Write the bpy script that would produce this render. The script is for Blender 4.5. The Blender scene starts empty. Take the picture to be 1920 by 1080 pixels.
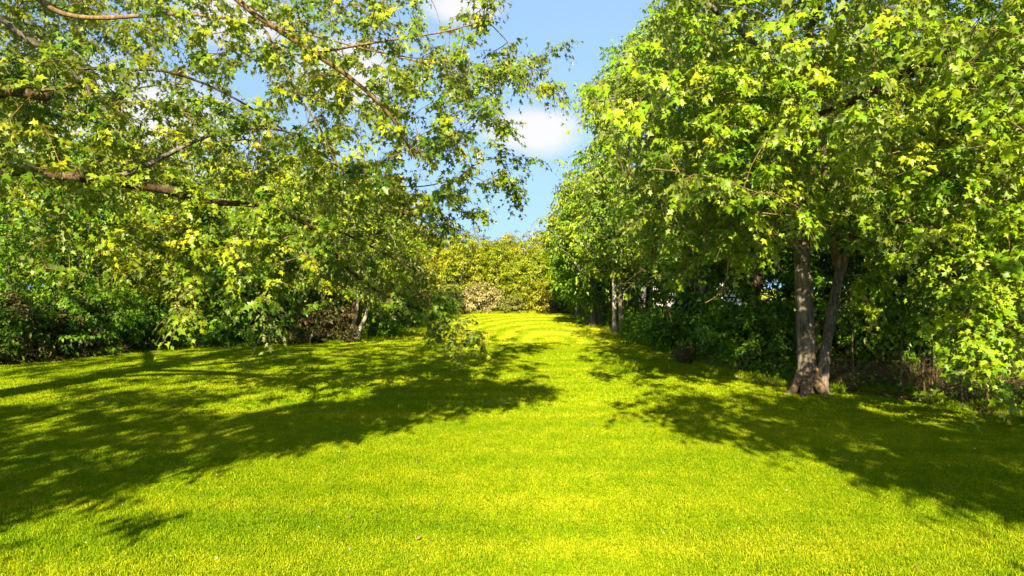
import bpy, math, random
import numpy as np
from mathutils import Vector, Matrix
random.seed(7)
rng = np.random.default_rng(7)
sc = bpy.context.scene
col = sc.collection
R = math.radians

# ------------------------------------------------------------------ camera, sky, sun, exposure
F = 1170.0            # focal length in photo pixels (1920 wide)
CAMZ = 1.9
cam = bpy.data.objects.new('camera', bpy.data.cameras.new('camera'))
cam.data.sensor_width = 36.0
cam.data.lens = F / 1920 * 36
cam.data.clip_end = 3000
cam.location = (0, 0, CAMZ)
cam.rotation_euler = (R(90), 0, 0)
col.objects.link(cam)
sc.camera = cam

SUN_EL = 31.0
SUN_DX = 0.10          # sideways drift of the shadows per metre
sun = bpy.data.objects.new('sun', bpy.data.lights.new('sun', 'SUN'))
sun.data.energy = 5.0
sun.data.angle = R(0.55)
sun.data.color = (1.0, 0.84, 0.52)
d = Vector((SUN_DX, 1.0, 0)).normalized() * math.cos(R(SUN_EL)) + Vector((0, 0, -math.sin(R(SUN_EL))))
sun.rotation_euler = d.to_track_quat('-Z', 'Y').to_euler()
sun.location = (0, -20, 30)
col.objects.link(sun)

w = bpy.data.worlds.new('World')
sc.world = w
w.use_nodes = True
nt = w.node_tree
nt.nodes.clear()
N = nt.nodes.new
L = nt.links.new
out = N('ShaderNodeOutputWorld')
bg = N('ShaderNodeBackground')
bg.inputs['Strength'].default_value = 0.066
sky = N('ShaderNodeTexSky')
sky.sky_type = 'NISHITA'
sky.sun_disc = False
sky.sun_elevation = R(SUN_EL)
sky.sun_rotation = math.pi + math.atan2(SUN_DX, 1)
sky.air_density = 1.0
sky.dust_density = 0.6
sky.ozone_density = 1.3
# the hazy band at the horizon is hidden by the trees all round; look a little higher into the sky model
tcs = N('ShaderNodeTexCoord'); vm = N('ShaderNodeVectorMath'); vm.operation = 'MULTIPLY_ADD'
vm.inputs[1].default_value = (1, 1, 0.28); vm.inputs[2].default_value = (0, 0, 0.36)
L(tcs.outputs['Generated'], vm.inputs[0]); vn = N('ShaderNodeVectorMath'); vn.operation = 'NORMALIZE'
L(vm.outputs[0], vn.inputs[0]); L(vn.outputs[0], sky.inputs['Vector'])
# clouds on the dome: soft noise plus one bank low over the far trees
tc = N('ShaderNodeTexCoord')
mp = N('ShaderNodeMapping'); mp.inputs['Scale'].default_value = (1.0, 1.0, 2.6)
L(tc.outputs['Generated'], mp.inputs['Vector'])
n1 = N('ShaderNodeTexNoise'); n1.inputs['Scale'].default_value = 3.0; n1.inputs['Detail'].default_value = 7; n1.inputs['Roughness'].default_value = 0.55
L(mp.outputs['Vector'], n1.inputs['Vector'])
def cloud(px, py, rx, rz):
    v = Vector(((px - 960) / F, 1, (540 - py) / F)).normalized()
    sb = N('ShaderNodeVectorMath'); sb.operation = 'SUBTRACT'; L(tc.outputs['Generated'], sb.inputs[0]); sb.inputs[1].default_value = v
    dv = N('ShaderNodeVectorMath'); dv.operation = 'DIVIDE'; L(sb.outputs[0], dv.inputs[0]); dv.inputs[1].default_value = (rx, 0.35, rz)
    ln = N('ShaderNodeVectorMath'); ln.operation = 'LENGTH'; L(dv.outputs[0], ln.inputs[0])
    m = N('ShaderNodeMath'); m.operation = 'SUBTRACT'; m.inputs[0].default_value = 1.0; L(ln.outputs['Value'], m.inputs[1])
    return m.outputs[0]
def mx(a, b):
    m = N('ShaderNodeMath'); m.operation = 'MAXIMUM'; L(a, m.inputs[0]); L(b, m.inputs[1]); return m.outputs[0]
c = mx(cloud(1010, 238, 0.13, 0.052), cloud(880, 5, 0.09, 0.04))
c = mx(c, cloud(640, 140, 0.10, 0.07)); c = mx(c, cloud(180, 250, 0.26, 0.12)); c = mx(c, cloud(430, 20, 0.12, 0.06))
md = N('ShaderNodeMath'); md.operation = 'MULTIPLY_ADD'; md.inputs[1].default_value = 1.5; md.inputs[2].default_value = -0.78
L(n1.outputs['Fac'], md.inputs[0])
ad = N('ShaderNodeMath'); ad.operation = 'ADD'; L(md.outputs[0], ad.inputs[0]); L(c, ad.inputs[1])
mr = N('ShaderNodeMapRange'); mr.interpolation_type = 'SMOOTHSTEP'
mr.inputs['From Min'].default_value = 0.12; mr.inputs['From Max'].default_value = 0.62; mr.inputs['To Max'].default_value = 0.88
L(ad.outputs[0], mr.inputs['Value'])
SKY_TINT = N('ShaderNodeMix'); SKY_TINT.data_type = 'RGBA'; SKY_TINT.blend_type = 'MIX'
L(mr.outputs['Result'], SKY_TINT.inputs['Factor'])
L(sky.outputs['Color'], SKY_TINT.inputs['A'])
SKY_TINT.inputs['B'].default_value = (3.6, 3.45, 3.45, 1)
L(SKY_TINT.outputs['Result'], bg.inputs['Color'])
L(bg.outputs[0], out.inputs[0])

sc.view_settings.view_transform = 'Standard'
sc.view_settings.look = 'None'
sc.view_settings.gamma = 1
sc.view_settings.use_curve_mapping = False
sc.view_settings.exposure = 2.15
sc.cycles.max_bounces = 8
sc.cycles.transmission_bounces = 6
sc.cycles.transparent_max_bounces = 8

# ------------------------------------------------------------------ helpers
def P(px, py, d):
    """a point d metres down the view, from where it shows in the photograph"""
    return np.array([(px - 960) / F * d, d, CAMZ + (540 - py) / F * d])

def smooth(a, b, x):
    t = np.clip((np.asarray(x, float) - a) / (b - a), 0, 1)
    return t * t * (3 - 2 * t)

def gz(x, y):
    x = np.asarray(x, float); y = np.asarray(y, float)
    z = 0.05 * np.sin(x * 0.31 + 1.0) * np.sin(y * 0.23) * smooth(6, 14, y)
    z = z + 0.10 * np.exp(-((y - 18.5) / 3.0) ** 2) * smooth(9, 4, np.abs(x + 1))
    z = z - 0.10 * np.exp(-((y - 23.5) / 3.0) ** 2)
    z = z + 0.12 * smooth(26, 40, y)
    z = z + 0.25 * smooth(0.0, 5.0, x - 6.5) * smooth(2, 12, y)
    return z

def mesh_np(name, V, Fc, mats=None, attrs=None, smooth_=False):
    """V (n,3), Fc (m,k) -> mesh, all faces with the same number of corners"""
    V = np.ascontiguousarray(V, np.float32); Fc = np.ascontiguousarray(Fc, np.int32)
    me = bpy.data.meshes.new(name)
    m, k = Fc.shape
    me.vertices.add(len(V)); me.vertices.foreach_set('co', V.ravel())
    me.loops.add(m * k); me.loops.foreach_set('vertex_index', Fc.ravel())
    me.polygons.add(m)
    me.polygons.foreach_set('loop_start', np.arange(0, m * k, k, dtype=np.int32))
    try:
        me.polygons.foreach_set('loop_total', np.full(m, k, np.int32))
    except Exception:
        pass
    if smooth_:
        me.polygons.foreach_set('use_smooth', np.ones(m, bool))
    me.update(calc_edges=True)
    for nm, arr in (attrs or {}).items():
        a = me.attributes.new(nm, 'FLOAT', 'FACE'); a.data.foreach_set('value', np.ascontiguousarray(arr, np.float32))
    for mt in (mats if isinstance(mats, (list, tuple)) else [mats]):
        if mt: me.materials.append(mt)
    return me

def link(name, me, parent=None, kind=None):
    o = bpy.data.objects.new(name, me); col.objects.link(o)
    if parent is not None: o.parent = parent
    if kind: o['kind'] = kind
    return o

def thing(name, label, cat, loc, group=None):
    o = bpy.data.objects.new(name, None); col.objects.link(o)
    o.empty_display_size = 0.2
    o.location = loc; o['label'] = label; o['category'] = cat
    if group: o['group'] = group
    return o

def nrm(v):
    v = np.asarray(v, float)
    return v / np.maximum(np.linalg.norm(v, axis=-1, keepdims=True), 1e-9)

# ------------------------------------------------------------------ materials
def base_mat(name):
    m = bpy.data.materials.new(name); m.use_nodes = True
    t = m.node_tree; t.nodes.clear()
    o = t.nodes.new('ShaderNodeOutputMaterial')
    return m, t, o

def ramp(t, fac, stops):
    r = t.nodes.new('ShaderNodeValToRGB')
    e = r.color_ramp.elements
    e[0].position, e[0].color = stops[0][0], (*stops[0][1], 1)
    e[1].position, e[1].color = stops[-1][0], (*stops[-1][1], 1)
    for p_, c_ in stops[1:-1]:
        x = e.new(p_); x.color = (*c_, 1)
    t.links.new(fac, r.inputs[0])
    return r.outputs[0]

def lawn_waves(t, fac, amt):
    g = t.nodes.new('ShaderNodeNewGeometry')
    def mth(op, a, b=None, c_=None):
        mm = t.nodes.new('ShaderNodeMath'); mm.operation = op
        for i, x in enumerate((a, b, c_)):
            if x is None: continue
            if isinstance(x, (int, float)): mm.inputs[i].default_value = x
            else: t.links.new(x, mm.inputs[i])
        return mm.outputs[0]
    def noise(s, sc_, dt):
        mp_ = t.nodes.new('ShaderNodeMapping'); mp_.inputs['Scale'].default_value = sc_
        t.links.new(g.outputs['Position'], mp_.inputs[0])
        n_ = t.nodes.new('ShaderNodeTexNoise'); n_.inputs['Scale'].default_value = s; n_.inputs['Detail'].default_value = dt
        t.links.new(mp_.outputs[0], n_.inputs['Vector']); return mth('SUBTRACT', n_.outputs['Fac'], 0.5)
    a = mth('ADD', mth('MULTIPLY', noise(1.0, (0.16, 1.7, 0), 4), 2.1), mth('MULTIPLY', noise(0.3, (1, 1, 0), 3), 1.1))
    sep = t.nodes.new('ShaderNodeSeparateXYZ'); t.links.new(g.outputs['Position'], sep.inputs[0])
    dx = mth('SUBTRACT', sep.outputs['X'], 1.6); dy = mth('SUBTRACT', sep.outputs['Y'], 24.0)
    rr = mth('SQRT', mth('ADD', mth('MULTIPLY', dx, dx), mth('MULTIPLY', mth('MULTIPLY', dy, dy), 0.10)))
    wv = mth('SINE', mth('MULTIPLY_ADD', noise(0.3, (1, 1, 0), 2), 4.0, mth('MULTIPLY', rr, 7.5)))
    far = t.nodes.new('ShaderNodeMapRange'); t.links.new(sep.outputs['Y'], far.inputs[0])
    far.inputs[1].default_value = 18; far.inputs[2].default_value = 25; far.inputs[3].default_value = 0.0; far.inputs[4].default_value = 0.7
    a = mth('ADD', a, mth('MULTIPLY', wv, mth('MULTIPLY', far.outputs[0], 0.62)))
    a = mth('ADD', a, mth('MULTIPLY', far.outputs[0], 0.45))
    return mth('MULTIPLY_ADD', a, amt, fac)

def leaf_mat(name, stops, trans=0.35, rough=0.42, back=None, tcol=(1.25, 1.15, 0.5), spec=0.25, world=0.0):
    m, t, o = base_mat(name)
    at = t.nodes.new('ShaderNodeAttribute'); at.attribute_name = 'tone'
    fac = at.outputs['Fac']
    if world:                                    # slow change from place to place: mowing passes and patchy growth
        fac = lawn_waves(t, fac, world)
    c_ = ramp(t, fac, stops)
    if back:                                     # paler underside of the leaf
        g = t.nodes.new('ShaderNodeNewGeometry')
        mxn = t.nodes.new('ShaderNodeMix'); mxn.data_type = 'RGBA'
        t.links.new(g.outputs['Backfacing'], mxn.inputs['Factor'])
        t.links.new(c_, mxn.inputs['A']); mxn.inputs['B'].default_value = (*back, 1)
        front = mxn.outputs['Result']
    else:
        front = c_
    pb = t.nodes.new('ShaderNodeBsdfPrincipled')
    t.links.new(front, pb.inputs['Base Color'])
    pb.inputs['Roughness'].default_value = rough
    pb.inputs['Specular IOR Level'].default_value = spec
    tr = t.nodes.new('ShaderNodeBsdfTranslucent')
    mu = t.nodes.new('ShaderNodeMix'); mu.data_type = 'RGBA'; mu.blend_type = 'MULTIPLY'; mu.inputs['Factor'].default_value = 1
    mu.clamp_result = False
    t.links.new(c_, mu.inputs['A']); mu.inputs['B'].default_value = (*tcol, 1)
    t.links.new(mu.outputs['Result'], tr.inputs['Color'])
    ms = t.nodes.new('ShaderNodeMixShader'); ms.inputs[0].default_value = trans
    t.links.new(pb.outputs[0], ms.inputs[1]); t.links.new(tr.outputs[0], ms.inputs[2])
    t.links.new(ms.outputs[0], o.inputs[0])
    return m

def bark_mat(name, c1, c2, c3, scale=14.0, bump=0.5):
    m, t, o = base_mat(name)
    tc_ = t.nodes.new('ShaderNodeTexCoord')
    mp_ = t.nodes.new('ShaderNodeMapping'); mp_.inputs['Scale'].default_value = (1, 1, 0.16)
    t.links.new(tc_.outputs['Object'], mp_.inputs[0])
    n_ = t.nodes.new('ShaderNodeTexNoise'); n_.inputs['Scale'].default_value = scale * 1.6; n_.inputs['Detail'].default_value = 8; n_.inputs['Roughness'].default_value = 0.65
    t.links.new(mp_.outputs[0], n_.inputs['Vector'])
    n2 = t.nodes.new('ShaderNodeTexNoise'); n2.inputs['Scale'].default_value = 2.3; n2.inputs['Detail'].default_value = 4
    t.links.new(tc_.outputs['Object'], n2.inputs['Vector'])
    a = ramp(t, n_.outputs['Fac'], [(0.34, c1), (0.52, c2), (0.68, c3)])
    mxn = t.nodes.new('ShaderNodeMix'); mxn.data_type = 'RGBA'; mxn.blend_type = 'MULTIPLY'
    mxn.inputs['Factor'].default_value = 0.6
    b = ramp(t, n2.outputs['Fac'], [(0.35, (0.62, 0.66, 0.60)), (0.65, (1.0, 0.97, 0.92))])
    t.links.new(a, mxn.inputs['A']); t.links.new(b, mxn.inputs['B'])
    pb = t.nodes.new('ShaderNodeBsdfPrincipled'); pb.inputs['Roughness'].default_value = 0.9
    pb.inputs['Specular IOR Level'].default_value = 0.15
    t.links.new(mxn.outputs['Result'], pb.inputs['Base Color'])
    bp = t.nodes.new('ShaderNodeBump'); bp.inputs['Strength'].default_value = bump; bp.inputs['Distance'].default_value = 0.03
    t.links.new(n_.outputs['Fac'], bp.inputs['Height']); t.links.new(bp.outputs[0], pb.inputs['Normal'])
    t.links.new(pb.outputs[0], o.inputs[0])
    return m

M = {}
M['maple'] = leaf_mat('maple_leaf', [(0.0, (0.03, 0.085, 0.008)), (0.35, (0.10, 0.19, 0.006)), (0.7, (0.21, 0.275, 0.008)), (1.0, (0.33, 0.35, 0.012))], 0.42, back=(0.20, 0.26, 0.07), rough=0.36)
M['maple_b'] = leaf_mat('maple_leaf_bright', [(0.0, (0.06, 0.15, 0.004)), (0.35, (0.14, 0.26, 0.006)), (0.7, (0.24, 0.33, 0.010)), (1.0, (0.34, 0.38, 0.02))], 0.42, back=(0.23, 0.30, 0.08), rough=0.36)
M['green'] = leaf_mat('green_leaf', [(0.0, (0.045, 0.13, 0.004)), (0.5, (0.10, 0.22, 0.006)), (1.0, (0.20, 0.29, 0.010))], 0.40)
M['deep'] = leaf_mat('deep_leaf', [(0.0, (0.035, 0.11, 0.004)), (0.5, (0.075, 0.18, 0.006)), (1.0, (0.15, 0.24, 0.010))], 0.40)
M['yellow'] = leaf_mat('yellow_leaf', [(0.0, (0.07, 0.14, 0.004)), (0.45, (0.19, 0.25, 0.006)), (1.0, (0.36, 0.36, 0.010))], 0.40)
M['gold'] = leaf_mat('gold_leaf', [(0.0, (0.08, 0.12, 0.006)), (0.5, (0.22, 0.235, 0.010)), (1.0, (0.38, 0.31, 0.02))], 0.35)
M['olive'] = leaf_mat('olive_leaf', [(0.0, (0.07, 0.10, 0.018)), (0.5, (0.15, 0.17, 0.03)), (1.0, (0.27, 0.24, 0.06))], 0.33)
M['blossom'] = leaf_mat('blossom', [(0.0, (0.16, 0.15, 0.05)), (0.4, (0.26, 0.235, 0.09)), (1.0, (0.40, 0.345, 0.18))], 0.3)
M['russet'] = leaf_mat('russet_leaf', [(0.0, (0.035, 0.06, 0.010)), (0.5, (0.075, 0.075, 0.018)), (1.0, (0.15, 0.085, 0.03))], 0.3)
M['litter'] = leaf_mat('dry_leaf', [(0.0, (0.06, 0.035, 0.02)), (0.5, (0.16, 0.095, 0.05)), (1.0, (0.30, 0.19, 0.11))], 0.1, rough=0.8)
M['bark'] = bark_mat('grey_brown_bark', (0.042, 0.036, 0.030), (0.14, 0.120, 0.104), (0.26, 0.23, 0.20))
M['bark_red'] = bark_mat('red_brown_bark', (0.022, 0.015, 0.010), (0.065, 0.042, 0.026), (0.15, 0.10, 0.065))
M['bark_tan'] = bark_mat('tan_twig_bark', (0.07, 0.045, 0.025), (0.16, 0.11, 0.06), (0.27, 0.20, 0.12), 20)
M['bark_root'] = bark_mat('root_bark', (0.05, 0.034, 0.024), (0.15, 0.105, 0.075), (0.26, 0.19, 0.14))
M['bark_brush'] = bark_mat('dry_twig_bark', (0.07, 0.048, 0.03), (0.17, 0.115, 0.07), (0.34, 0.26, 0.17), 20)
M['bark_dark'] = bark_mat('dark_bark', (0.025, 0.018, 0.012), (0.07, 0.05, 0.034), (0.14, 0.10, 0.07))
M['bark_pale'] = bark_mat('pale_bark', (0.10, 0.085, 0.07), (0.27, 0.24, 0.21), (0.42, 0.39, 0.35), 8)

# ------------------------------------------------------------------ geometry generators
def tube_np(pts, rad, sides=10, seed=0, rough=0.0, flare=0.0, step=None):
    pts = np.asarray(pts, float); rad = np.asarray(rad, float)
    # Catmull-Rom through the points
    if step:
        out_p, out_r = [], []
        n = len(pts)
        for i in range(n - 1):
            p0 = pts[max(i - 1, 0)]; p1 = pts[i]; p2 = pts[i + 1]; p3 = pts[min(i + 2, n - 1)]
            k = max(2, int(np.linalg.norm(p2 - p1) / step))
            for j in range(k):
                t = j / k
                out_p.append(0.5 * ((2 * p1) + (-p0 + p2) * t + (2 * p0 - 5 * p1 + 4 * p2 - p3) * t * t + (-p0 + 3 * p1 - 3 * p2 + p3) * t ** 3))
                out_r.append(rad[i] * (1 - t) + rad[i + 1] * t)
        out_p.append(pts[-1]); out_r.append(rad[-1])
        pts = np.array(out_p); rad = np.array(out_r)
    n = len(pts)
    T = nrm(np.gradient(pts, axis=0))
    u = nrm(np.cross(T[0], [0.31, 0.9, 0.22])); U = [u]
    for i in range(1, n):
        u = U[-1] - np.dot(U[-1], T[i]) * T[i]; U.append(u / np.linalg.norm(u))
    U = np.array(U); W = np.cross(T, U)
    a = np.linspace(0, 2 * np.pi, sides, endpoint=False)
    rr = rad[:, None] * np.ones((n, sides))
    if rough > 0:
        r_ = np.random.default_rng(seed)
        ph = r_.uniform(0, 6.28, 6)
        s = np.cumsum(np.r_[0, np.linalg.norm(np.diff(pts, axis=0), axis=1)])[:, None]
        rr = rr * (1 + rough * (0.5 * np.sin(3 * a + ph[0] + s * 0.6) + 0.4 * np.sin(5 * a + ph[1] - s * 0.9) + 0.35 * np.sin(9 * a + ph[2] + s * 1.3)
                                + 0.5 * np.sin(s * 4.1 + ph[3]) * np.sin(2 * a + ph[4])) + rough * 0.25 * r_.normal(size=(n, sides)))
    if flare > 0:
        s = np.cumsum(np.r_[0, np.linalg.norm(np.diff(pts, axis=0), axis=1)])[:, None]
        rr = rr * (1 + flare * np.exp(-s / 0.22) * (0.75 + 0.55 * np.sin(4 * a + 0.9) + 0.2 * np.sin(7 * a + 2)))
    ring = pts[:, None, :] + rr[..., None] * (np.cos(a)[None, :, None] * U[:, None, :] + np.sin(a)[None, :, None] * W[:, None, :])
    V = ring.reshape(-1, 3)
    i = np.arange(n - 1)[:, None] * sides; j = np.arange(sides)[None, :]; j2 = (j + 1) % sides
    Fq = np.stack([i + j, i + j2, i + sides + j2, i + sides + j], -1).reshape(-1, 4)
    # closed tip
    V = np.vstack([V, pts[-1] + T[-1] * rad[-1] * 0.6])
    tip = len(V) - 1
    b = (n - 1) * sides
    jj = np.arange(sides)
    Ft = np.stack([b + jj, b + (jj + 1) % sides, np.full(sides, tip), np.full(sides, tip)], -1)
    # degenerate-free cap: use triangles doubled as quads is avoided, return them apart
    return V, Fq, Ft[:, :3], pts, rad

def quads_tris_mesh(name, V, Fq, Ft, mat, smooth_=True):
    me = bpy.data.meshes.new(name)
    me.from_pydata(V.tolist(), [], Fq.tolist() + Ft.tolist())
    me.materials.append(mat)
    if smooth_: me.polygons.foreach_set('use_smooth', np.ones(len(me.polygons), bool))
    me.update()
    return me

def segs_mesh(A, B, ra, rb, ta, tb, sides):
    """many tapered prisms at once"""
    n = len(A)
    ref = np.array([0.31, 0.9, 0.22])
    ang = np.linspace(0, 2 * np.pi, sides, endpoint=False)
    def ring(Pp, r, T):
        U = nrm(np.cross(T, ref)); W = np.cross(T, U)
        return Pp[:, None, :] + r[:, None, None] * (np.cos(ang)[None, :, None] * U[:, None, :] + np.sin(ang)[None, :, None] * W[:, None, :])
    V = np.concatenate([ring(A, ra, ta), ring(B, rb, tb)], 1).reshape(-1, 3)
    base = (np.arange(n) * 2 * sides)[:, None]
    j = np.arange(sides)[None, :]; j2 = (j + 1) % sides
    Fq = np.stack([base + j, base + j2, base + sides + j2, base + sides + j], -1).reshape(-1, 4)
    return V, Fq

# leaf shapes: x across, y towards the tip, z up; unit length
def fan(outline, zf):
    pts = [(0, 0.38, 0.0)] + [(x, y, zf(x, y)) for x, y in outline]
    n = len(outline)
    tris = [(0, 1 + i, 1 + (i + 1) % n) for i in range(n)]
    return np.array(pts), np.array(tris)
maple_out = [(0.0, 0.0), (0.30, 0.02), (0.20, 0.22), (0.52, 0.40), (0.24, 0.50), (0.20, 0.60), (0.0, 1.0),
             (-0.20, 0.60), (-0.24, 0.50), (-0.52, 0.40), (-0.20, 0.22), (-0.30, 0.02)]
_mp = [(0, 0), (0.32, 0.03), (0.17, 0.24), (0.54, 0.44), (0.19, 0.56), (0, 1), (-0.19, 0.56), (-0.54, 0.44), (-0.17, 0.24), (-0.32, 0.03)]
LEAF_MAPLE = (np.array([(x, y, -0.30 * abs(x) - 0.25 * max(0, y - 0.5)) for x, y in _mp]),
              np.array([(0, 1, 2), (0, 2, 8), (0, 8, 9), (2, 3, 4), (2, 4, 6), (2, 6, 8), (4, 5, 6), (6, 7, 8)]))
LEAF_TRI = (np.array([(0, 0, 0), (0.42, 0.38, -0.12), (0.16, 0.52, 0.0), (0, 1, -0.15), (-0.16, 0.52, 0.0), (-0.42, 0.38, -0.12)]),
            np.array([(0, 1, 2), (0, 2, 4), (2, 3, 4), (0, 4, 5)]))
LEAF_OVAL = (np.array([(0, 0, 0), (0.30, 0.45, 0.10), (0, 1, -0.12), (-0.30, 0.45, 0.10)]), np.array([(0, 1, 2), (0, 2, 3)]))

def leaves_build(Pos, Tip, Nor, size, tone, tmpl):
    """rotation frames: Tip = leaf y axis, Nor ~ leaf z axis"""
    tv, tf = tmpl
    Y = nrm(Tip)
    Z = Nor - (Nor * Y).sum(-1, keepdims=True) * Y; Z = nrm(Z)
    X = np.cross(Y, Z)
    r_ = np.random.default_rng(len(Pos))
    n_ = len(Pos)
    loc = np.repeat(tv[None], n_, 0)
    loc[..., 2] += r_.normal(0.0, 0.55, (n_, 1)) * tv[None, :, 0] ** 2 + r_.normal(-0.15, 0.30, (n_, 1)) * (tv[None, :, 1] - 0.3) ** 2
    loc[..., 0] *= r_.uniform(0.65, 1.08, (n_, 1))
    loc[..., 0] += r_.normal(0, 0.10, (n_, 1)) * tv[None, :, 1] ** 2
    loc = loc * size[:, None, None]
    V = Pos[:, None, :] + loc[..., 0:1] * X[:, None] + loc[..., 1:2] * Y[:, None] + loc[..., 2:3] * Z[:, None]
    n, k = len(Pos), len(tv)
    Fc = (tf[None] + (np.arange(n) * k)[:, None, None]).reshape(-1, 3)
    return V.reshape(-1, 3), Fc, np.repeat(tone, len(tf)), (X, Y, Z)

def proj(p):
    p = np.atleast_2d(p)
    y = np.where(p[:, 1] > 0.3, p[:, 1], 0.3)
    return 960 + p[:, 0] / y * F, 540 - (p[:, 2] - CAMZ) / y * F, p[:, 1]

def resample(pts, rad, step):
    o, q = [], []
    for i in range(len(pts) - 1):
        k = max(1, int(np.linalg.norm(np.subtract(pts[i + 1], pts[i])) / step))
        for j in range(k):
            t = j / k
            o.append(np.array(pts[i]) * (1 - t) + np.array(pts[i + 1]) * t); q.append(rad[i] * (1 - t) + rad[i + 1] * t)
    o.append(np.array(pts[-1])); q.append(rad[-1])
    return np.array(o), np.array(q)

def grow(seeds, att, seg=0.4, tipr=0.005, powr=0.42, r=None, sag=0.15, zpen=1.2, minseed=None):
    """join every point of att to the nearest wood that is already there"""
    pos, par, tan, srad = [], [], [], []
    for pts, rad in seeds:
        p, q = resample(pts, rad, 0.3)
        T = nrm(np.gradient(p, axis=0)) if len(p) > 1 else np.array([[0, 0, 1.]])
        s0 = minseed if minseed else 0
        for i in range(len(p)):
            pos.append(p[i]); par.append(-2 if p[i][2] < s0 else -1); tan.append(T[i]); srad.append(q[i])
    ns = len(pos)
    blocked = np.array([pp == -2 for pp in par])
    par = [-1] * ns
    cap = ns + len(att) * 14
    PA = np.zeros((cap, 3)); PA[:ns] = pos
    ok = np.ones(cap, bool); ok[:ns] = ~blocked
    if not ok[:ns].any(): ok[:ns] = True
    cnt = ns
    S = PA[:ns][ok[:ns]]
    order = np.argsort([np.min(np.linalg.norm(S - a, axis=1)) for a in att])
    ends = np.zeros((len(att), 3))
    for ai in order:
        a = att[ai]
        dv = a - PA[:cnt]
        dist = np.linalg.norm(dv, axis=1) + zpen * 0.5 * np.maximum(0, -dv[:, 2]) + np.where(ok[:cnt], 0, 1e6)
        b = int(np.argmin(dist)); p = PA[b]; Lg = np.linalg.norm(a - p)
        t0 = tan[b]
        k = int(min(12, max(2, math.ceil(Lg / seg))))
        out_ = nrm(a - p)
        c1 = p + (t0 * 0.45 + out_ * 0.55) * Lg * 0.4
        c2 = a - (out_ * 0.9 + np.array([0, 0, -sag])) * Lg * 0.35
        prev = b
        for j in range(1, k + 1):
            t = j / k
            q = (1 - t) ** 3 * p + 3 * (1 - t) ** 2 * t * c1 + 3 * (1 - t) * t * t * c2 + t ** 3 * a
            if j < k: q = q + r.normal(size=3) * 0.05 * min(Lg, 1.5)
            PA[cnt] = q; par.append(prev); tan.append(nrm(q - PA[prev])); srad.append(0); prev = cnt; cnt += 1
        ends[ai] = tan[-1]
    par = np.array(par); W = np.zeros(cnt)
    isend = np.ones(cnt, bool); isend[par[par >= 0]] = False
    W[isend] = 1
    for i in range(cnt - 1, ns - 1, -1):
        if par[i] >= 0: W[par[i]] += W[i]
    rad = np.where(np.arange(cnt) < ns, srad, tipr * np.maximum(W, 1) ** powr)
    T = np.array(tan)
    ch = np.arange(ns, cnt)
    pa = par[ch]
    # the first segment off a thicker branch starts at the child's own radius
    firstchild = (np.r_[-5, ch[:-1]] == pa) & (pa >= ns)
    ra = np.where(firstchild, rad[pa], np.minimum(rad[pa], rad[ch] * 1.12))
    ta = np.where(firstchild[:, None], T[pa], T[ch])
    return PA[pa], PA[ch], ra, rad[ch], ta, T[ch], ends

def sprays(att, ends, r, shoots=4, slen=0.45, nl=8, size=0.11, droop=0.5, up=0.55, jit=0.42, center=None, tone_sd=0.16):
    n = len(att)
    D = np.repeat(ends, shoots, 0) * 0.7 + r.normal(size=(n * shoots, 3)) * np.array([0.75, 0.75, 0.45])
    if center is not None:
        D += nrm(np.repeat(att - center, shoots, 0)) * 0.4
    D = nrm(D)
    Ls = slen * r.uniform(0.55, 1.2, n * shoots)
    O = np.repeat(att, shoots, 0)
    t = (np.arange(nl) + 0.6) / nl
    tt = t[None] * np.ones((n * shoots, 1))
    dr = droop * r.uniform(0.4, 1.5, (n * shoots, 1))
    side = nrm(np.cross(D, [0, 0, 1.0]) + 1e-3)
    Pp = O[:, None] + D[:, None] * (Ls[:, None] * tt)[..., None]
    Pp[..., 2] -= dr * Ls[:, None] * tt ** 2
    s = np.where(np.arange(nl) % 2 == 0, 1, -1)[None, :, None]
    lat = side[:, None] * s * r.uniform(0.5, 1.0, (n * shoots, nl, 1))
    tip = nrm(D[:, None] * 0.6 + lat + np.array([0, 0, -0.85]) + r.normal(size=(n * shoots, nl, 3)) * 0.35)
    sz = size * (0.55 + 0.85 * r.beta(1.6, 1.6, (n * shoots, nl))) * (1.1 - 0.35 * tt * r.uniform(0.4, 1.0, (n * shoots, 1)))
    Pp = Pp + tip * (sz * 0.45)[..., None]
    nor = nrm(np.array([0, 0, up]) + D[:, None] * [0.9, 0.9, 0.3] + r.normal(size=(n * shoots, nl, 3)) * jit)
    tone_c = np.repeat(r.normal(0.48, tone_sd, n), shoots)[:, None]
    tone = np.clip(tone_c + r.normal(0, 0.13, (n * shoots, nl)), 0, 1)
    # the shoots themselves
    e = O + D * Ls[:, None]; e[:, 2] -= dr[:, 0] * Ls
    px, py, dd = proj(O); vis_ = (px > -60) & (px < 1980) & (py > -60) & (dd > 0.5)
    A, B = O[vis_], e[vis_]
    tn = nrm(B - A)
    ra = np.full(len(A), 0.0034); rb = np.full(len(A), 0.0016)
    return (Pp.reshape(-1, 3), tip.reshape(-1, 3), nor.reshape(-1, 3), sz.ravel(), tone.ravel()), (A, B, ra, rb, tn)

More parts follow.
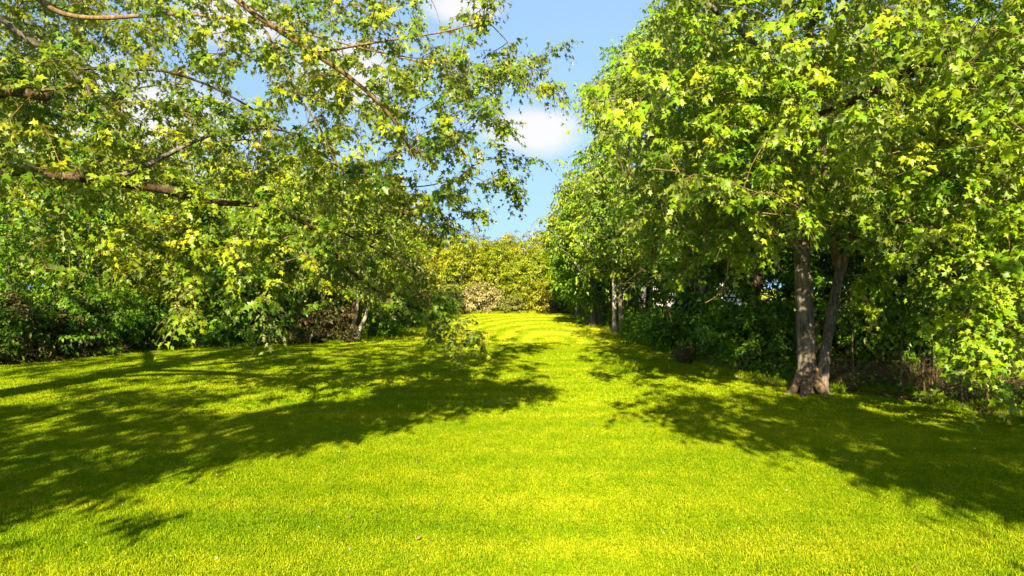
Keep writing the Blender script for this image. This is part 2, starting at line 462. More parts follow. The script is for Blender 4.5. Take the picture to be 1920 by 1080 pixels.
def make_tree(name, label, cat, base, trunks, limbs, att, leafmat, bark='bark', twig='bark_tan', group=None, seed=1,
              shoots=4, slen=0.45, nl=8, size=0.11, tmpl=LEAF_TRI, sides=4, droop=0.5, up=0.55, jit=0.42, hero=0,
              tipr=0.005, powr=0.42, sag=0.15, zpen=1.2, minseed=None, keep=None, shootwood=True, rough=0.08, flare=0.5, tsides=12,
              step=0.15, tone_sd=0.16, extra=None, leafname='leaf'):
    r = np.random.default_rng(seed)
    base = np.array(base, float)
    root = thing(name, label, cat, tuple(base), group)
    for i, (pts, rad) in enumerate(trunks):
        V, Fq, Ft, _, _ = tube_np(np.array(pts) - base, rad, tsides, seed + i, rough, flare, step)
        link('trunk' if cat != 'shrub' else 'stem', quads_tris_mesh(name + '_trunk', V, Fq, Ft, M[bark]), root)
    for i, lm in enumerate(limbs):
        pts, rad = lm[0], lm[1]
        V, Fq, Ft, _, _ = tube_np(np.array(pts) - base, rad, 9, seed + 50 + i, rough * 1.2, 0, step)
        o = link('limb', quads_tris_mesh(name + '_limb', V, Fq, Ft, M[lm[2] if len(lm) > 2 else bark]), root)
        if len(lm) > 3: o['label'] = lm[3]
    att = np.asarray(att, float)
    A, B, ra, rb, ta, tb, ends = grow(list(trunks) + [l[:2] for l in limbs], att, r=r, tipr=tipr, powr=powr, sag=sag, zpen=zpen, minseed=minseed)
    V, Fq = segs_mesh(A - base, B - base, ra, rb, ta, tb, sides)
    if shootwood or hero:
        lf, (sA, sB, sra, srb, stn) = sprays(att, ends, r, shoots, slen, nl, size, droop, up, jit, None, tone_sd)
        V2, F2 = segs_mesh(sA - base, sB - base, sra, srb, stn, stn, 3)
        me = bpy.data.meshes.new(name + '_branches')
        me = mesh_np(name + '_branches', np.vstack([V, V2]), np.vstack([Fq, F2 + len(V)]), M[twig], smooth_=True)
    else:
        lf, _ = sprays(att, ends, r, shoots, slen, nl, size, droop, up, jit, None, tone_sd)
        me = mesh_np(name + '_branches', V, Fq, M[twig], smooth_=True)
    link('branches', me, root, 'stuff')
    Pp, tip, nor, sz, tone = lf
    k = np.ones(len(Pp), bool)
    k &= Pp[:, 2] > gz(Pp[:, 0], Pp[:, 1]) + 0.02
    if keep is not None: k &= keep(Pp)
    Pp, tip, nor, sz, tone = Pp[k], tip[k], nor[k], sz[k], tone[k]
    if hero:
        px, py, dd = proj(Pp)
        inf = (px > 10) & (px < 1910) & (py > 10) & (py < 1070) & (dd > 1)
        score = np.where(inf, dd / (sz / size), 1e9)
        idx = np.argsort(score)[:hero]
        tv, tf = tmpl
        Y = nrm(tip[idx]); Z = nor[idx] - (nor[idx] * Y).sum(-1, keepdims=True) * Y; Z = nrm(Z); X = np.cross(Y, Z)
        vm = []
        for q in range(4):
            vm.append(mesh_np(leafname + '_single', tv, tf, leafmat, {'tone': np.full(len(tf), 0.35 + 0.15 * q)}))
        for q, ii in enumerate(idx):
            o = bpy.data.objects.new(leafname, vm[q % 4]); col.objects.link(o); o.parent = root
            s_ = sz[ii]; pl = Pp[ii] - base
            o.matrix_local = Matrix(((X[q][0] * s_, Y[q][0] * s_, Z[q][0] * s_, pl[0]), (X[q][1] * s_, Y[q][1] * s_, Z[q][1] * s_, pl[1]),
                                     (X[q][2] * s_, Y[q][2] * s_, Z[q][2] * s_, pl[2]), (0, 0, 0, 1)))
        k = np.ones(len(Pp), bool); k[idx] = False
        Pp, tip, nor, sz, tone = Pp[k], tip[k], nor[k], sz[k], tone[k]
    if tmpl is LEAF_MAPLE:
        px, py, dd = proj(Pp)
        inn = (px > -120) & (px < 2040) & (py > -120) & (dd > 0.5)
        V, Fc, tn, _ = leaves_build(Pp[inn] - base, tip[inn], nor[inn], sz[inn], tone[inn], tmpl)
        o_ = ~inn
        V2, F2, tn2, _ = leaves_build(Pp[o_] - base, tip[o_], nor[o_], sz[o_] * 1.5, tone[o_], LEAF_OVAL)
        Fc = np.vstack([Fc, F2 + len(V)]); V = np.vstack([V, V2]); tn = np.r_[tn, tn2]
    else:
        V, Fc, tn, _ = leaves_build(Pp - base, tip, nor, sz, tone, tmpl)
    link('foliage', mesh_np(name + '_foliage', V, Fc, leafmat, {'tone': tn}), root, 'stuff')
    STATS.append((name, len(Pp), len(Fc) + len(Fq) * 2))
    return root
STATS = []

def ellipsoid(n, c, rad, r, shell=0.55, zmin=None, noise=0.5, ph=0.0, flat=0.6):
    """clumpy points filling an ellipsoid, denser towards its skin"""
    o = []
    c = np.array(c, float); rad = np.array(rad, float)
    while len(o) < n:
        v = nrm(r.normal(size=(512, 3)))
        q = v * (r.uniform(shell ** 3, 1, (512, 1)) ** (1 / 3))
        # lobed outline
        lob = 1 + 0.14 * np.sin(3.1 * v[:, 0] * 2 + ph) * np.cos(2.7 * v[:, 2] * 2 + ph * 1.7) + 0.10 * np.sin(5.3 * v[:, 1] + 4.1 * v[:, 0] + ph * 2.3)
        p = c + q * rad * lob[:, None]
        dn = np.sin(p[:, 0] * 1.9 + ph) * np.sin(p[:, 1] * 1.7 + ph * 2) * np.sin(p[:, 2] * 2.6 + ph * 3)
        keep = r.uniform(size=512) < (1 - noise) + noise * (dn > -0.05)
        if zmin is not None: keep &= p[:, 2] > zmin
        o.extend(p[keep])
    return np.array(o[:n])

def along(pts, n, jit, r):
    pts = np.array(pts); s = np.r_[0, np.cumsum(np.linalg.norm(np.diff(pts, axis=0), axis=1))]
    t = r.uniform(0, s[-1], n)
    q = np.stack([np.interp(t, s, pts[:, i]) for i in range(3)], -1)
    return q + r.normal(size=(n, 3)) * jit

# ------------------------------------------------------------------ ground
def ground_mat(name, stops, scale_big=0.25, rings=True):
    m, t, o = base_mat(name)
    tc_ = t.nodes.new('ShaderNodeTexCoord')
    def noise(s, dt=5, sc=(1, 1, 1)):
        mp_ = t.nodes.new('ShaderNodeMapping'); mp_.inputs['Scale'].default_value = sc
        t.links.new(tc_.outputs['Object'], mp_.inputs[0])
        n_ = t.nodes.new('ShaderNodeTexNoise'); n_.inputs['Scale'].default_value = s; n_.inputs['Detail'].default_value = dt; n_.inputs['Roughness'].default_value = 0.6
        t.links.new(mp_.outputs[0], n_.inputs['Vector']); return n_.outputs['Fac']
    def math_(op, a, b=None, c_=None):
        mm = t.nodes.new('ShaderNodeMath'); mm.operation = op
        for i, x in enumerate((a, b, c_)):
            if x is None: continue
            if isinstance(x, (int, float)): mm.inputs[i].default_value = x
            else: t.links.new(x, mm.inputs[i])
        return mm.outputs[0]
    big = noise(scale_big, 4)
    mid = noise(2.2, 6, (0.5, 1.6, 1))
    fine = noise(45, 5)
    f = math_('MULTIPLY_ADD', big, 0.55, math_('MULTIPLY_ADD', mid, 0.45, math_('MULTIPLY', fine, 0.45)))
    f = math_('ADD', f, -0.22)
    if rings: f = lawn_waves(t, f, 0.28)
    c_ = ramp(t, f, stops)
    pb = t.nodes.new('ShaderNodeBsdfPrincipled'); pb.inputs['Roughness'].default_value = 0.95; pb.inputs['Specular IOR Level'].default_value = 0.1
    t.links.new(c_, pb.inputs['Base Color'])
    bp = t.nodes.new('ShaderNodeBump'); bp.inputs['Strength'].default_value = 0.6; bp.inputs['Distance'].default_value = 0.03
    t.links.new(fine, bp.inputs['Height']); t.links.new(bp.outputs[0], pb.inputs['Normal'])
    t.links.new(pb.outputs[0], o.inputs[0])
    return m

M['lawn'] = ground_mat('lawn_grass', [(0.25, (0.09, 0.17, 0.002)), (0.5, (0.17, 0.255, 0.003)), (0.68, (0.28, 0.31, 0.004)), (0.85, (0.42, 0.37, 0.03))])
M['soil'] = ground_mat('woodland_soil', [(0.25, (0.03, 0.022, 0.014)), (0.5, (0.07, 0.05, 0.032)), (0.75, (0.14, 0.10, 0.065))], 0.8, False)

def grid(xs, ys, dz=0.0):
    X, Y = np.meshgrid(xs, ys)
    V = np.stack([X, Y, gz(X, Y) + dz], -1).reshape(-1, 3)
    nx, ny = len(xs), len(ys)
    i = (np.arange(ny - 1)[:, None] * nx + np.arange(nx - 1)[None]).ravel()
    return V, np.stack([i, i + 1, i + 1 + nx, i + nx], -1)
xs = np.r_[-900, -300, -120, np.arange(-60, 60.1, 0.75), 120, 300, 900]
ys = np.r_[-900, -300, -100, -40, np.arange(-20, 80.1, 0.75), 120, 300, 900]
V, Fc = grid(xs, ys)
link('lawn', mesh_np('lawn', V, Fc, M['lawn'], smooth_=True), kind='structure')

# edge of the mown grass, right and left
RB = [(-6, 8.6), (2, 8.3), (6, 7.9), (8.9, 7.25), (9.9, 7.0), (11.1, 6.4), (12.0, 5.0), (14.8, 4.5), (20, 4.9), (26, 4.9), (31.8, 4.9), (40, 6.2), (43, 6.5), (70, 6.5)]
LB = [(-6, -17), (6, -15), (12, -13.4), (15.9, -12.8), (18.5, -11.2), (19.6, -9.0), (20.0, -5.8), (22.3, -5.2), (26, -4.3), (30, -4.0), (37, -3.6), (43, -3.5), (70, -3.5)]
FAR_Y = 43.5
def rbound(y): return np.interp(y, [a for a, b in RB], [b for a, b in RB])
def lbound(y): return np.interp(y, [a for a, b in LB], [b for a, b in LB])
def floor_strip(name, side):
    yy = np.arange(-6, 75, 0.4)
    b = rbound(yy) if side > 0 else lbound(yy)
    b = b + side * (0.10 * np.sin(yy * 2.3) + 0.07 * np.sin(yy * 5.1 + 1) + 0.05 * np.sin(yy * 9.7))
    offs = np.r_[0, 0.4, 1, 2, 3, 4.5, 6, 8, 11, 15, 25, 45]
    X = b[:, None] + side * offs[None]; Y = yy[:, None] + 0 * X
    Z = gz(X, Y) + 0.02 + 0.01 * np.minimum(offs, 3)[None]
    V = np.stack([X, Y, Z], -1).reshape(-1, 3)
    nx, ny = len(offs), len(yy)
    i = (np.arange(ny - 1)[:, None] * nx + np.arange(nx - 1)[None]).ravel()
    Fc = np.stack([i, i + 1, i + 1 + nx, i + nx], -1) if side > 0 else np.stack([i, i + nx, i + nx + 1, i + 1], -1)
    link(name, mesh_np(name, V, Fc, M['soil'], smooth_=True), kind='structure')
floor_strip('woodland_floor', 1); floor_strip('thicket_floor', -1)

# ------------------------------------------------------------------ grass blades (one object; patches of blades set out by geometry nodes)
M['blade'] = leaf_mat('grass_blade', [(0.0, (0.065, 0.155, 0.002)), (0.45, (0.158, 0.245, 0.003)), (0.8, (0.29, 0.335, 0.004)), (1.0, (0.43, 0.39, 0.03))], 0.30, rough=0.6, tcol=(1.1, 1.1, 0.5), spec=0.04, world=0.42)
def blade_patch(name, n, size, h, wd, seed, lean=0.5, tone0=0.5):
    r = np.random.default_rng(seed)
    x = r.uniform(-size / 2, size / 2, n); y = r.uniform(-size / 2, size / 2, n)
    ang = r.uniform(0, 6.283, n); hh = h * r.uniform(0.45, 1.2, n); ww = wd * r.uniform(0.6, 1.2, n)
    la = r.uniform(0, 6.283, n); le = np.abs(r.normal(0, lean, n)) * hh
    dx, dy = np.cos(ang), np.sin(ang); lx, ly = np.cos(la), np.sin(la)
    V = np.zeros((n, 5, 3))
    V[:, 0] = np.stack([x - dx * ww / 2, y - dy * ww / 2, np.full(n, -0.01)], -1)
    V[:, 1] = np.stack([x + dx * ww / 2, y + dy * ww / 2, np.full(n, -0.01)], -1)
    V[:, 2] = np.stack([x - dx * ww * 0.4 + lx * le * 0.35, y - dy * ww * 0.4 + ly * le * 0.35, hh * 0.6], -1)
    V[:, 3] = np.stack([x + dx * ww * 0.4 + lx * le * 0.35, y + dy * ww * 0.4 + ly * le * 0.35, hh * 0.6], -1)
    V[:, 4] = np.stack([x + lx * le, y + ly * le, hh * (1 - 0.25 * np.minimum(1, le / hh))], -1)
    f = np.array([(0, 1, 3), (0, 3, 2), (2, 3, 4)])
    Fc = (f[None] + (np.arange(n) * 5)[:, None, None]).reshape(-1, 3)
    tuft = 0.10 * np.sin(x * 9 + seed) * np.sin(y * 11 + seed * 2)
    tone = np.clip(r.normal(tone0, 0.22, n) + tuft, 0, 1)
    me = mesh_np(name, V.reshape(-1, 3), Fc, M['blade'], {'tone': np.repeat(tone, 3)})
    return bpy.data.objects.new(name, me)

def scatter(name, pts, rot, scl, patches, kind='stuff', label=None, cat=None):
    me = bpy.data.meshes.new(name); me.from_pydata([tuple(p) for p in pts], [], [])
    a = me.attributes.new('rot', 'FLOAT', 'POINT'); a.data.foreach_set('value', np.asarray(rot, np.float32))
    a = me.attributes.new('scl', 'FLOAT_VECTOR', 'POINT'); a.data.foreach_set('vector', np.asarray(scl, np.float32).ravel())
    me.materials.append(M['blade'])
    o = link(name, me, kind=kind)
    if label: o['label'] = label
    if cat: o['category'] = cat
    ng = bpy.data.node_groups.new(name, 'GeometryNodeTree')
    ng.interface.new_socket('Geometry', in_out='INPUT', socket_type='NodeSocketGeometry')
    ng.interface.new_socket('Geometry', in_out='OUTPUT', socket_type='NodeSocketGeometry')
    nn, ll = ng.nodes.new, ng.links.new
    gi, go = nn('NodeGroupInput'), nn('NodeGroupOutput')
    jg = nn('GeometryNodeJoinGeometry')
    idx = nn('GeometryNodeInputIndex')
    K = len(patches)
    for k, po in enumerate(patches):
        oi = nn('GeometryNodeObjectInfo'); oi.inputs['Object'].default_value = po; oi.inputs['As Instance'].default_value = True
        ip = nn('GeometryNodeInstanceOnPoints')
        md_ = nn('ShaderNodeMath'); md_.operation = 'MODULO'; ll(idx.outputs[0], md_.inputs[0]); md_.inputs[1].default_value = K
        cp = nn('ShaderNodeMath'); cp.operation = 'COMPARE'; ll(md_.outputs[0], cp.inputs[0]); cp.inputs[1].default_value = k; cp.inputs[2].default_value = 0.1
        ra = nn('GeometryNodeInputNamedAttribute'); ra.data_type = 'FLOAT'; ra.inputs['Name'].default_value = 'rot'
        cx = nn('ShaderNodeCombineXYZ'); ll(ra.outputs['Attribute'], cx.inputs['Z'])
        sa = nn('GeometryNodeInputNamedAttribute'); sa.data_type = 'FLOAT_VECTOR'; sa.inputs['Name'].default_value = 'scl'
        ll(gi.outputs[0], ip.inputs['Points']); ll(oi.outputs['Geometry'], ip.inputs['Instance'])
        ll(cp.outputs[0], ip.inputs['Selection']); ll(cx.outputs[0], ip.inputs['Rotation']); ll(sa.outputs['Attribute'], ip.inputs['Scale'])
        ll(ip.outputs[0], jg.inputs[0])
    ll(jg.outputs[0], go.inputs[0])
    md2 = o.modifiers.new('scatter', 'NODES'); md2.node_group = ng
    return o

def lay(y0, y1, cell, r, margin=1.0):
    o = []
    for y in np.arange(y0, y1, cell):
        lo = max(-0.86 * y - 1.5, float(lbound(y)) - margin); hi = min(0.86 * y + 1.5, float(rbound(y)) + margin * 0.5)
        for x in np.arange(lo, hi, cell):
            o.append((x + r.uniform(-.02, .02) * cell, y + r.uniform(-.02, .02) * cell))
    q = np.array(o); return np.column_stack([q, gz(q[:, 0], q[:, 1])])
near_p = [blade_patch('near_turf', 3400, 0.5, 0.028, 0.0050, 10 + k, 0.9) for k in range(6)]
mid_p = [blade_patch('mid_turf', 3000, 1.0, 0.040, 0.010, 30 + k, 0.8) for k in range(4)]
far_p = [blade_patch('far_turf', 2200, 2.0, 0.045, 0.022, 50 + k, 0.8, 0.55) for k in range(3)]
def do_scatter(name, pts, patches, zr=(0.8, 1.25)):
    n = len(pts)
    # slow waves in blade height: softly uneven turf
    hv = 1 + 0.18 * np.sin(pts[:, 0] * 0.9 + 0.4 * pts[:, 1]) * np.sin(pts[:, 1] * 1.3)
    s = np.column_stack([np.ones(n), np.ones(n), rng.uniform(*zr, n) * hv])
    return scatter(name, pts, rng.integers(0, 4, n) * (math.pi / 2) + rng.uniform(-.03, .03, n), s, patches)
do_scatter('grass', lay(3.0, 9.5, 0.46, rng), near_p)
do_scatter('grass', lay(9.5, 20, 0.92, rng), mid_p)
do_scatter('grass', lay(20, 44, 1.8, rng, 0), far_p)
# taller ragged grass in tufts along the edges and a few left on the lawn
tall = [blade_patch('tall_turf', 260, 0.4, 0.22, 0.009, 70 + k, 0.5, 0.4) for k in range(3)]
tp = []
for y in np.arange(7.5, 43, 0.33):
    for s_, b_ in ((1, rbound(y)), (-1, lbound(y))):
        if s_ < 0 and y < 13: continue
        for k in range(3):
            if rng.random() < 0.6: tp.append((b_ + s_ * rng.uniform(-0.25, 0.7), y + rng.uniform(-.2, .2)))
for x in np.arange(-3.6, 6.5, 0.3):
    for k in range(2): tp.append((x + rng.uniform(-.2, .2), 43.4 + rng.uniform(-.4, .6)))
for px, py, n in ((1195, 690, 16), (1160, 700, 8), (870, 655, 5), (830, 660, 5), (960, 665, 6)):
    dd = CAMZ * F / (py - 540)
    for k in range(n): tp.append(((px - 960) / F * dd + rng.normal() * 0.35, dd + rng.normal() * 0.3))
tp = np.array(tp); tpz = np.column_stack([tp, gz(tp[:, 0], tp[:, 1])])
s_ = rng.uniform(0.5, 1.15, len(tp)); far_ = smooth(15, 40, tp[:, 1]) * 0.6 + 1
scatter('tall_grass', tpz, rng.uniform(0, 6.283, len(tp)), np.column_stack([s_, s_, s_ * far_ * 0.75]), tall)

# ------------------------------------------------------------------ hero tree, left: trunk stands just outside the frame
r = np.random.default_rng(11)
LEFT_EDGE = [(-400, 930), (0, 935), (60, 930), (110, 960), (150, 1015), (190, 1000), (230, 940), (290, 930), (350, 965), (400, 905), (440, 850), (470, 820), (520, 850), (600, 880), (650, 885), (700, 800)]
def left_ok(p, slack=0):
    px, py, dd = proj(p)
    bx = np.interp(py, [b for a, b in [(0, -400), (0, 0), (0, 60), (0, 110), (0, 170), (0, 200), (0, 240), (0, 300), (0, 350), (0, 390), (0, 425), (0, 470), (0, 520), (0, 600), (0, 660)]],
                   [930, 925, 915, 900, 915, 950, 930, 905, 930, 880, 830, 800, 800, 850, 850])
    return (dd < 0.5) | (px < bx + slack)
b1 = np.array([-9.6, 8.6, float(gz(-9.6, 8.6))])
trunkL = ([b1, b1 + [0.1, -0.1, 1.2], b1 + [0.3, -0.2, 2.6], b1 + [0.5, -0.3, 4.2], b1 + [0.6, -0.6, 6.0], b1 + [0.5, -0.8, 8.5], b1 + [0.6, -1.0, 10.5]],
          [0.52, 0.44, 0.40, 0.34, 0.26, 0.16, 0.06])
low = [b1 + [0.3, -0.2, 2.7], (-8.3, 8.2, 3.2)] + [P(*q) for q in ((0, 322, 8.0), (120, 330, 8.0), (240, 345, 8.2), (330, 360, 8.5), (370, 378, 8.7), (460, 383, 9.0), (540, 402, 9.3), (600, 440, 9.8), (640, 490, 10.2), (700, 540, 10.8), (770, 575, 11.4), (835, 598, 11.9))]
low_r = [0.14, 0.11, 0.068, 0.062, 0.060, 0.055, 0.048, 0.042, 0.038, 0.034, 0.028, 0.022, 0.015, 0.008]
up1 = [P(190, 340, 8.1)] + [P(*q) for q in ((260, 318, 8.3), (330, 282, 8.7), (400, 252, 9.1), (480, 240, 9.6), (560, 250, 10.0))]
tanl = [b1 + [0.5, -0.4, 5.0], (-7.4, 7.6, 6.9), (-5.4, 7.4, 7.2)] + [P(*q) for q in ((440, -5, 8.0), (510, 48, 8.1), (590, 100, 8.2), (665, 152, 8.4), (730, 215, 8.7), (775, 290, 9.0))]
subd = [P(545, 404, 9.3)] + [P(*q) for q in ((610, 425, 9.8), (660, 445, 10.2), (730, 480, 10.8), (800, 520, 11.5))]
lb1 = [b1 + [0.5, -0.4, 4.6], P(-60, 30, 8.6), P(40, 66, 8.9), P(110, 112, 9.1), P(150, 150, 9.3), (P(190, 205, 9.5)), P(270, 300, 9.9)]
lb2 = [b1 + [0.5, -0.4, 5.4], P(-40, -60, 9.0), P(120, 26, 9.2), P(270, 30, 9.4), P(370, 28, 9.8), P(560, 60, 10.5), P(720, 100, 11.2), P(880, 120, 11.8)]
lb3 = [P(140, 128, 9.25), P(240, 130, 9.6), P(330, 138, 10.0), P(450, 190, 10.5), P(620, 300, 11.0), P(760, 350, 11.6), P(880, 330, 12)]
lb4 = [P(590, 100, 8.2), P(700, 80, 8.8), P(830, 60, 9.3), P(900, 40, 9.6)]
lb5 = [P(500, 60, 9.0), P(560, 180, 9.2), P(600, 240, 9.4), P(650, 330, 9.8), P(760, 400, 10.4), P(830, 410, 10.8)]
stub = [b1 + [0.4, -0.3, 3.6], P(-20, 180, 8.4), P(30, 172, 8.1), P(62, 176, 7.95), P(88, 182, 7.9)]
back1 = [b1 + [0.4, -0.3, 3.6], (-7.5, 6.0, 4.8), (-5.8, 3.6, 5.6), (-4.6, 1.5, 6.0), (-4.2, -0.5, 6.0)]
back2 = [b1 + [0.4, -0.3, 4.4], (-10.0, 5.6, 6.0), (-10.5, 2.5, 7.0), (-10.5, 0, 7.4)]
back4 = [b1 + [0.5, -0.6, 5.4], (-6.5, 6.0, 6.6), (-4.2, 5.0, 6.7), (-2.4, 4.4, 6.6), (-1.0, 4.2, 6.4)]
back3 = [b1 + [0.3, -0.2, 4.0], (-11.6, 9.0, 5.6), (-14, 10.0, 6.8)]
def rr_(a, b, n): return list(np.linspace(a, b, n))
limbsL = [(low, low_r, 'bark_red', 'low brown limb reaching in from the left edge and drooping'), (up1, rr_(0.036, 0.010, 6), 'bark'), (tanl, [0.14, 0.09, 0.07, 0.040, 0.037, 0.034, 0.028, 0.022, 0.012], 'bark_tan', 'sunlit tan limb slanting down from the top edge'),
          (subd, rr_(0.028, 0.008, 5), 'bark_dark'), (lb1, [0.09, 0.055, 0.046, 0.040, 0.035, 0.026, 0.010], 'bark'), (lb2, [0.10, 0.055, 0.034, 0.030, 0.024, 0.018, 0.013, 0.008], 'bark_tan'),
          (lb3, rr_(0.028, 0.008, 7), 'bark_dark'), (lb4, rr_(0.02, 0.007, 4), 'bark_tan'), (lb5, rr_(0.02, 0.006, 6), 'bark_tan'),
          (stub, [0.08, 0.07, 0.068, 0.072, 0.058], 'bark_red', 'short sawn-off limb stub'), (back1, rr_(0.12, 0.03, 5)), (back2, rr_(0.13, 0.03, 4)), (back3, rr_(0.13, 0.04, 3)), (back4, rr_(0.10, 0.02, 5))]
KS = 1 / math.tan(R(SUN_EL))
def fallpt(p):
    p = np.atleast_2d(p); return p[:, 0] + p[:, 2] * KS * SUN_DX, p[:, 1] + p[:, 2] * KS
GAPS = [P(*q) for q in ((340, 590, 8.2), (320, 620, 8.1), (350, 500, 8.4), (520, 580, 8.7), (150, 480, 8.2), (430, 440, 8.6), (60, 440, 8.1), (560, 470, 9.2),
                        (1620, 560, 10), (1830, 560, 8.3), (1870, 470, 8.1), (1890, 620, 8.0), (1790, 680, 8.2), (1400, 430, 9.8), (1720, 440, 9.8), (1340, 430, 9.7))]
def sunlit_gaps(p):         # openings in the high foliage that let the sun through to the low sprays
    xg, yg = fallpt(p); ok_ = np.ones(len(xg), bool)
    for g_ in GAPS:
        gx, gy = fallpt(g_); ok_ &= ((xg - gx) / 0.75) ** 2 + ((yg - gy) / 0.95) ** 2 > 1
    return ok_
def shade_left(p):          # where the shade of p falls on the lawn, kept left of the open middle
    yg = p[:, 1] + p[:, 2] * KS; xg = p[:, 0] + p[:, 2] * KS * SUN_DX
    return sunlit_gaps(p) & (yg > 4.3) & (xg < np.interp(yg, [4, 5.85, 7.2, 8.7, 9.3, 11, 20], [-4.5, -3.8, -3.0, -1.8, -0.9, 0.7, 1.3]))
def shade_right(p):
    yg = p[:, 1] + p[:, 2] * KS; xg = p[:, 0] + p[:, 2] * KS * SUN_DX
    return sunlit_gaps(p) & (yg > 5.0) & (xg > np.interp(yg, [4.5, 5.2, 5.9, 7.7, 8.9, 14, 30], [4.8, 4.3, 3.7, 3.1, 1.8, 1.8, 3.0]))
cand = ellipsoid(7000, (-7.2, 6.8, 6.3), (9.4, 7.8, 4.9), r, shell=0.35, zmin=2.3, noise=0.6, ph=0.7)
px, py, dd = proj(cand)
inframe = (dd > 0.5) & (px > -60) & (px < 1980) & (py > -60) & (py < 1140)
cxg, cyg = fallpt(cand)
vis = inframe & left_ok(cand, -35) & ~((cyg > 19.8) & (cxg > -6.5) & (r.uniform(size=len(cand)) < 0.35)) & (dd > 7.6) & (py < 350 + 0.02 * px)
# leave gaps where the sky shows
hole = np.zeros(len(cand), bool)
for hx, hy, hr in ((480, 150, 45), (800, 180, 40), (640, 60, 28), (150, 250, 30), (400, 215, 26), (690, 260, 45), (560, 215, 28), (860, 220, 30), (330, 90, 28), (150, 285, 30), (870, 330, 40), (800, 330, 26), (385, 320, 46), (545, 350, 34), (230, 405, 26)):
    hole |= (px - hx) ** 2 + (py - hy) ** 2 < hr ** 2
offc = (~inframe) & ~((np.abs(cand[:, 0]) < 3.0) & (cand[:, 1] < 6)) & (cand[:, 0] < -2.6 + 0.0 * cand[:, 1])
A1 = cand[vis & ~hole][:1330]
over = ellipsoid(6000, (-7.4, 1.6, 5.6), (8.8, 7.4, 2.9), r, shell=0.2, noise=0.85, ph=0.4)
px, py, dd = proj(over)
oin = (dd > 0.5) & (px > -60) & (px < 1980) & (py > -60)
edge_x = np.interp(over[:, 1], [-6, -2, 1, 4, 8], [-4.4, -3.6, -1.6, 0.2, 0.6])
def low_enough(p, y0, frac):
    return (p[:, 2] < 0.6 * (y0 - p[:, 1])) | (r.uniform(size=len(p)) < frac)
A2 = over[~oin & (over[:, 0] < edge_x) & shade_left(over) & low_enough(over, 11.8, 0.25)][:880]
hi = ellipsoid(1400, (-12.0, 6.0, 8.6), (5.2, 5.2, 2.8), r, shell=0.2, noise=0.5, ph=2.9)
px, py, dd = proj(hi)
A2 = np.vstack([A2, hi[((px < -80) | (py < -80))][:330]])
droops = [([(600, 430, 9.8), (700, 500, 10.8), (790, 550, 11.6), (850, 590, 12.0)], 34, .24), ([(760, 560, 11.2), (830, 600, 11.6), (862, 645, 12)], 9, .09),
          ([(860, 620, 12.2), (900, 632, 12.4), (925, 636, 12.5)], 4, .06), ([(330, 370, 8.6), (430, 430, 8.6), (560, 480, 9)], 16, .25), ([(120, 350, 8), (60, 440, 8.1), (150, 480, 8.2)], 8, .2),
          ([(380, 390, 8.6), (350, 500, 8.4), (340, 590, 8.2), (310, 622, 8.1)], 16, .07), ([(430, 500, 8.6), (500, 560, 8.6), (535, 590, 8.7)], 7, .07),
          ([(200, 400, 8.2), (250, 450, 8.3), (420, 420, 8.8)], 14, .22), ([(470, 430, 9.2), (520, 500, 9.4), (640, 540, 10)], 14, .22),
          ([(900, 130, 11.8), (960, 120, 11.9), (1010, 105, 12), (1050, 72, 12)], 13, .10), ([(1005, 110, 12), (1025, 145, 12), (1045, 185, 12)], 7, .06),
          ([(870, 100, 10), (930, 110, 10.4), (975, 140, 11), (960, 175, 11)], 14, .2), ([(900, 170, 11), (935, 240, 11.4), (925, 265, 11.4)], 12, .15), ([(930, 285, 12), (975, 292, 12), (1000, 288, 12)], 4, .05),
          ([(860, 320, 12), (930, 330, 12), (980, 365, 12)], 12, .12), ([(850, 360, 11.5), (890, 400, 11.5), (912, 408, 11.5)], 7, .10), ([(790, 380, 11), (835, 410, 11), (830, 425, 11)], 9, .13),
          ([(880, 20, 10), (925, 10, 10), (935, -10, 10)], 6, .1), ([(700, 120, 9), (800, 240, 9.6), (860, 300, 10.4)], 20, .35), ([(600, 340, 9.6), (700, 380, 10.2), (780, 400, 10.8)], 26, .4)]
D = np.vstack([along([P(*q) for q in pts], n, j, r) for pts, n, j in droops])
D = np.vstack([D, along([P(20, 322, 7.7), P(240, 342, 7.9), P(370, 372, 8.4)], 14, .13, r), along([P(400, 380, 8.5), P(540, 402, 9.0), P(640, 470, 9.8)], 18, .16, r), along([(-6.6, -1.5, 4.4), (-5.2, -0.8, 3.9), (-4.6, -0.1, 3.2)], 44, .42, r), along([(-8.5, -0.5, 4.4), (-7.0, 0.6, 3.6), (-6.0, 1.4, 3.2)], 44, .5, r)])
ov2 = ellipsoid(2500, (-2.9, 3.4, 5.4), (3.9, 3.6, 1.7), r, shell=0.1, noise=0.35, ph=1.4)
px, py, dd = proj(ov2)
A2 = np.vstack([A2, ov2[(py < -70) & (ov2[:, 0] < 0.4) & shade_left(ov2) & low_enough(ov2, 12.8, 0.1)][:260]])
attL = np.vstack([A1, A2, D])
def keepL(p):
    px, py, dd = proj(p)
    # nothing hangs right before the lens
    return ~((dd > 0.3) & (dd < 6.3) & (px > -40) & (px < 1960) & (py > -40) & (py < 1100))
treeL = make_tree('maple_tree', 'big maple leaning in from beyond the left edge, limbs drooping over the lawn', 'tree', b1, [trunkL], limbsL, attL, M['maple'], bark='bark_red', twig='bark_tan',
                  seed=3, shoots=5, slen=0.38, nl=8, size=0.098, tmpl=LEAF_MAPLE, hero=300, tipr=0.0045, minseed=2.2, rough=0.10, flare=0.5, keep=keepL, tone_sd=0.22)

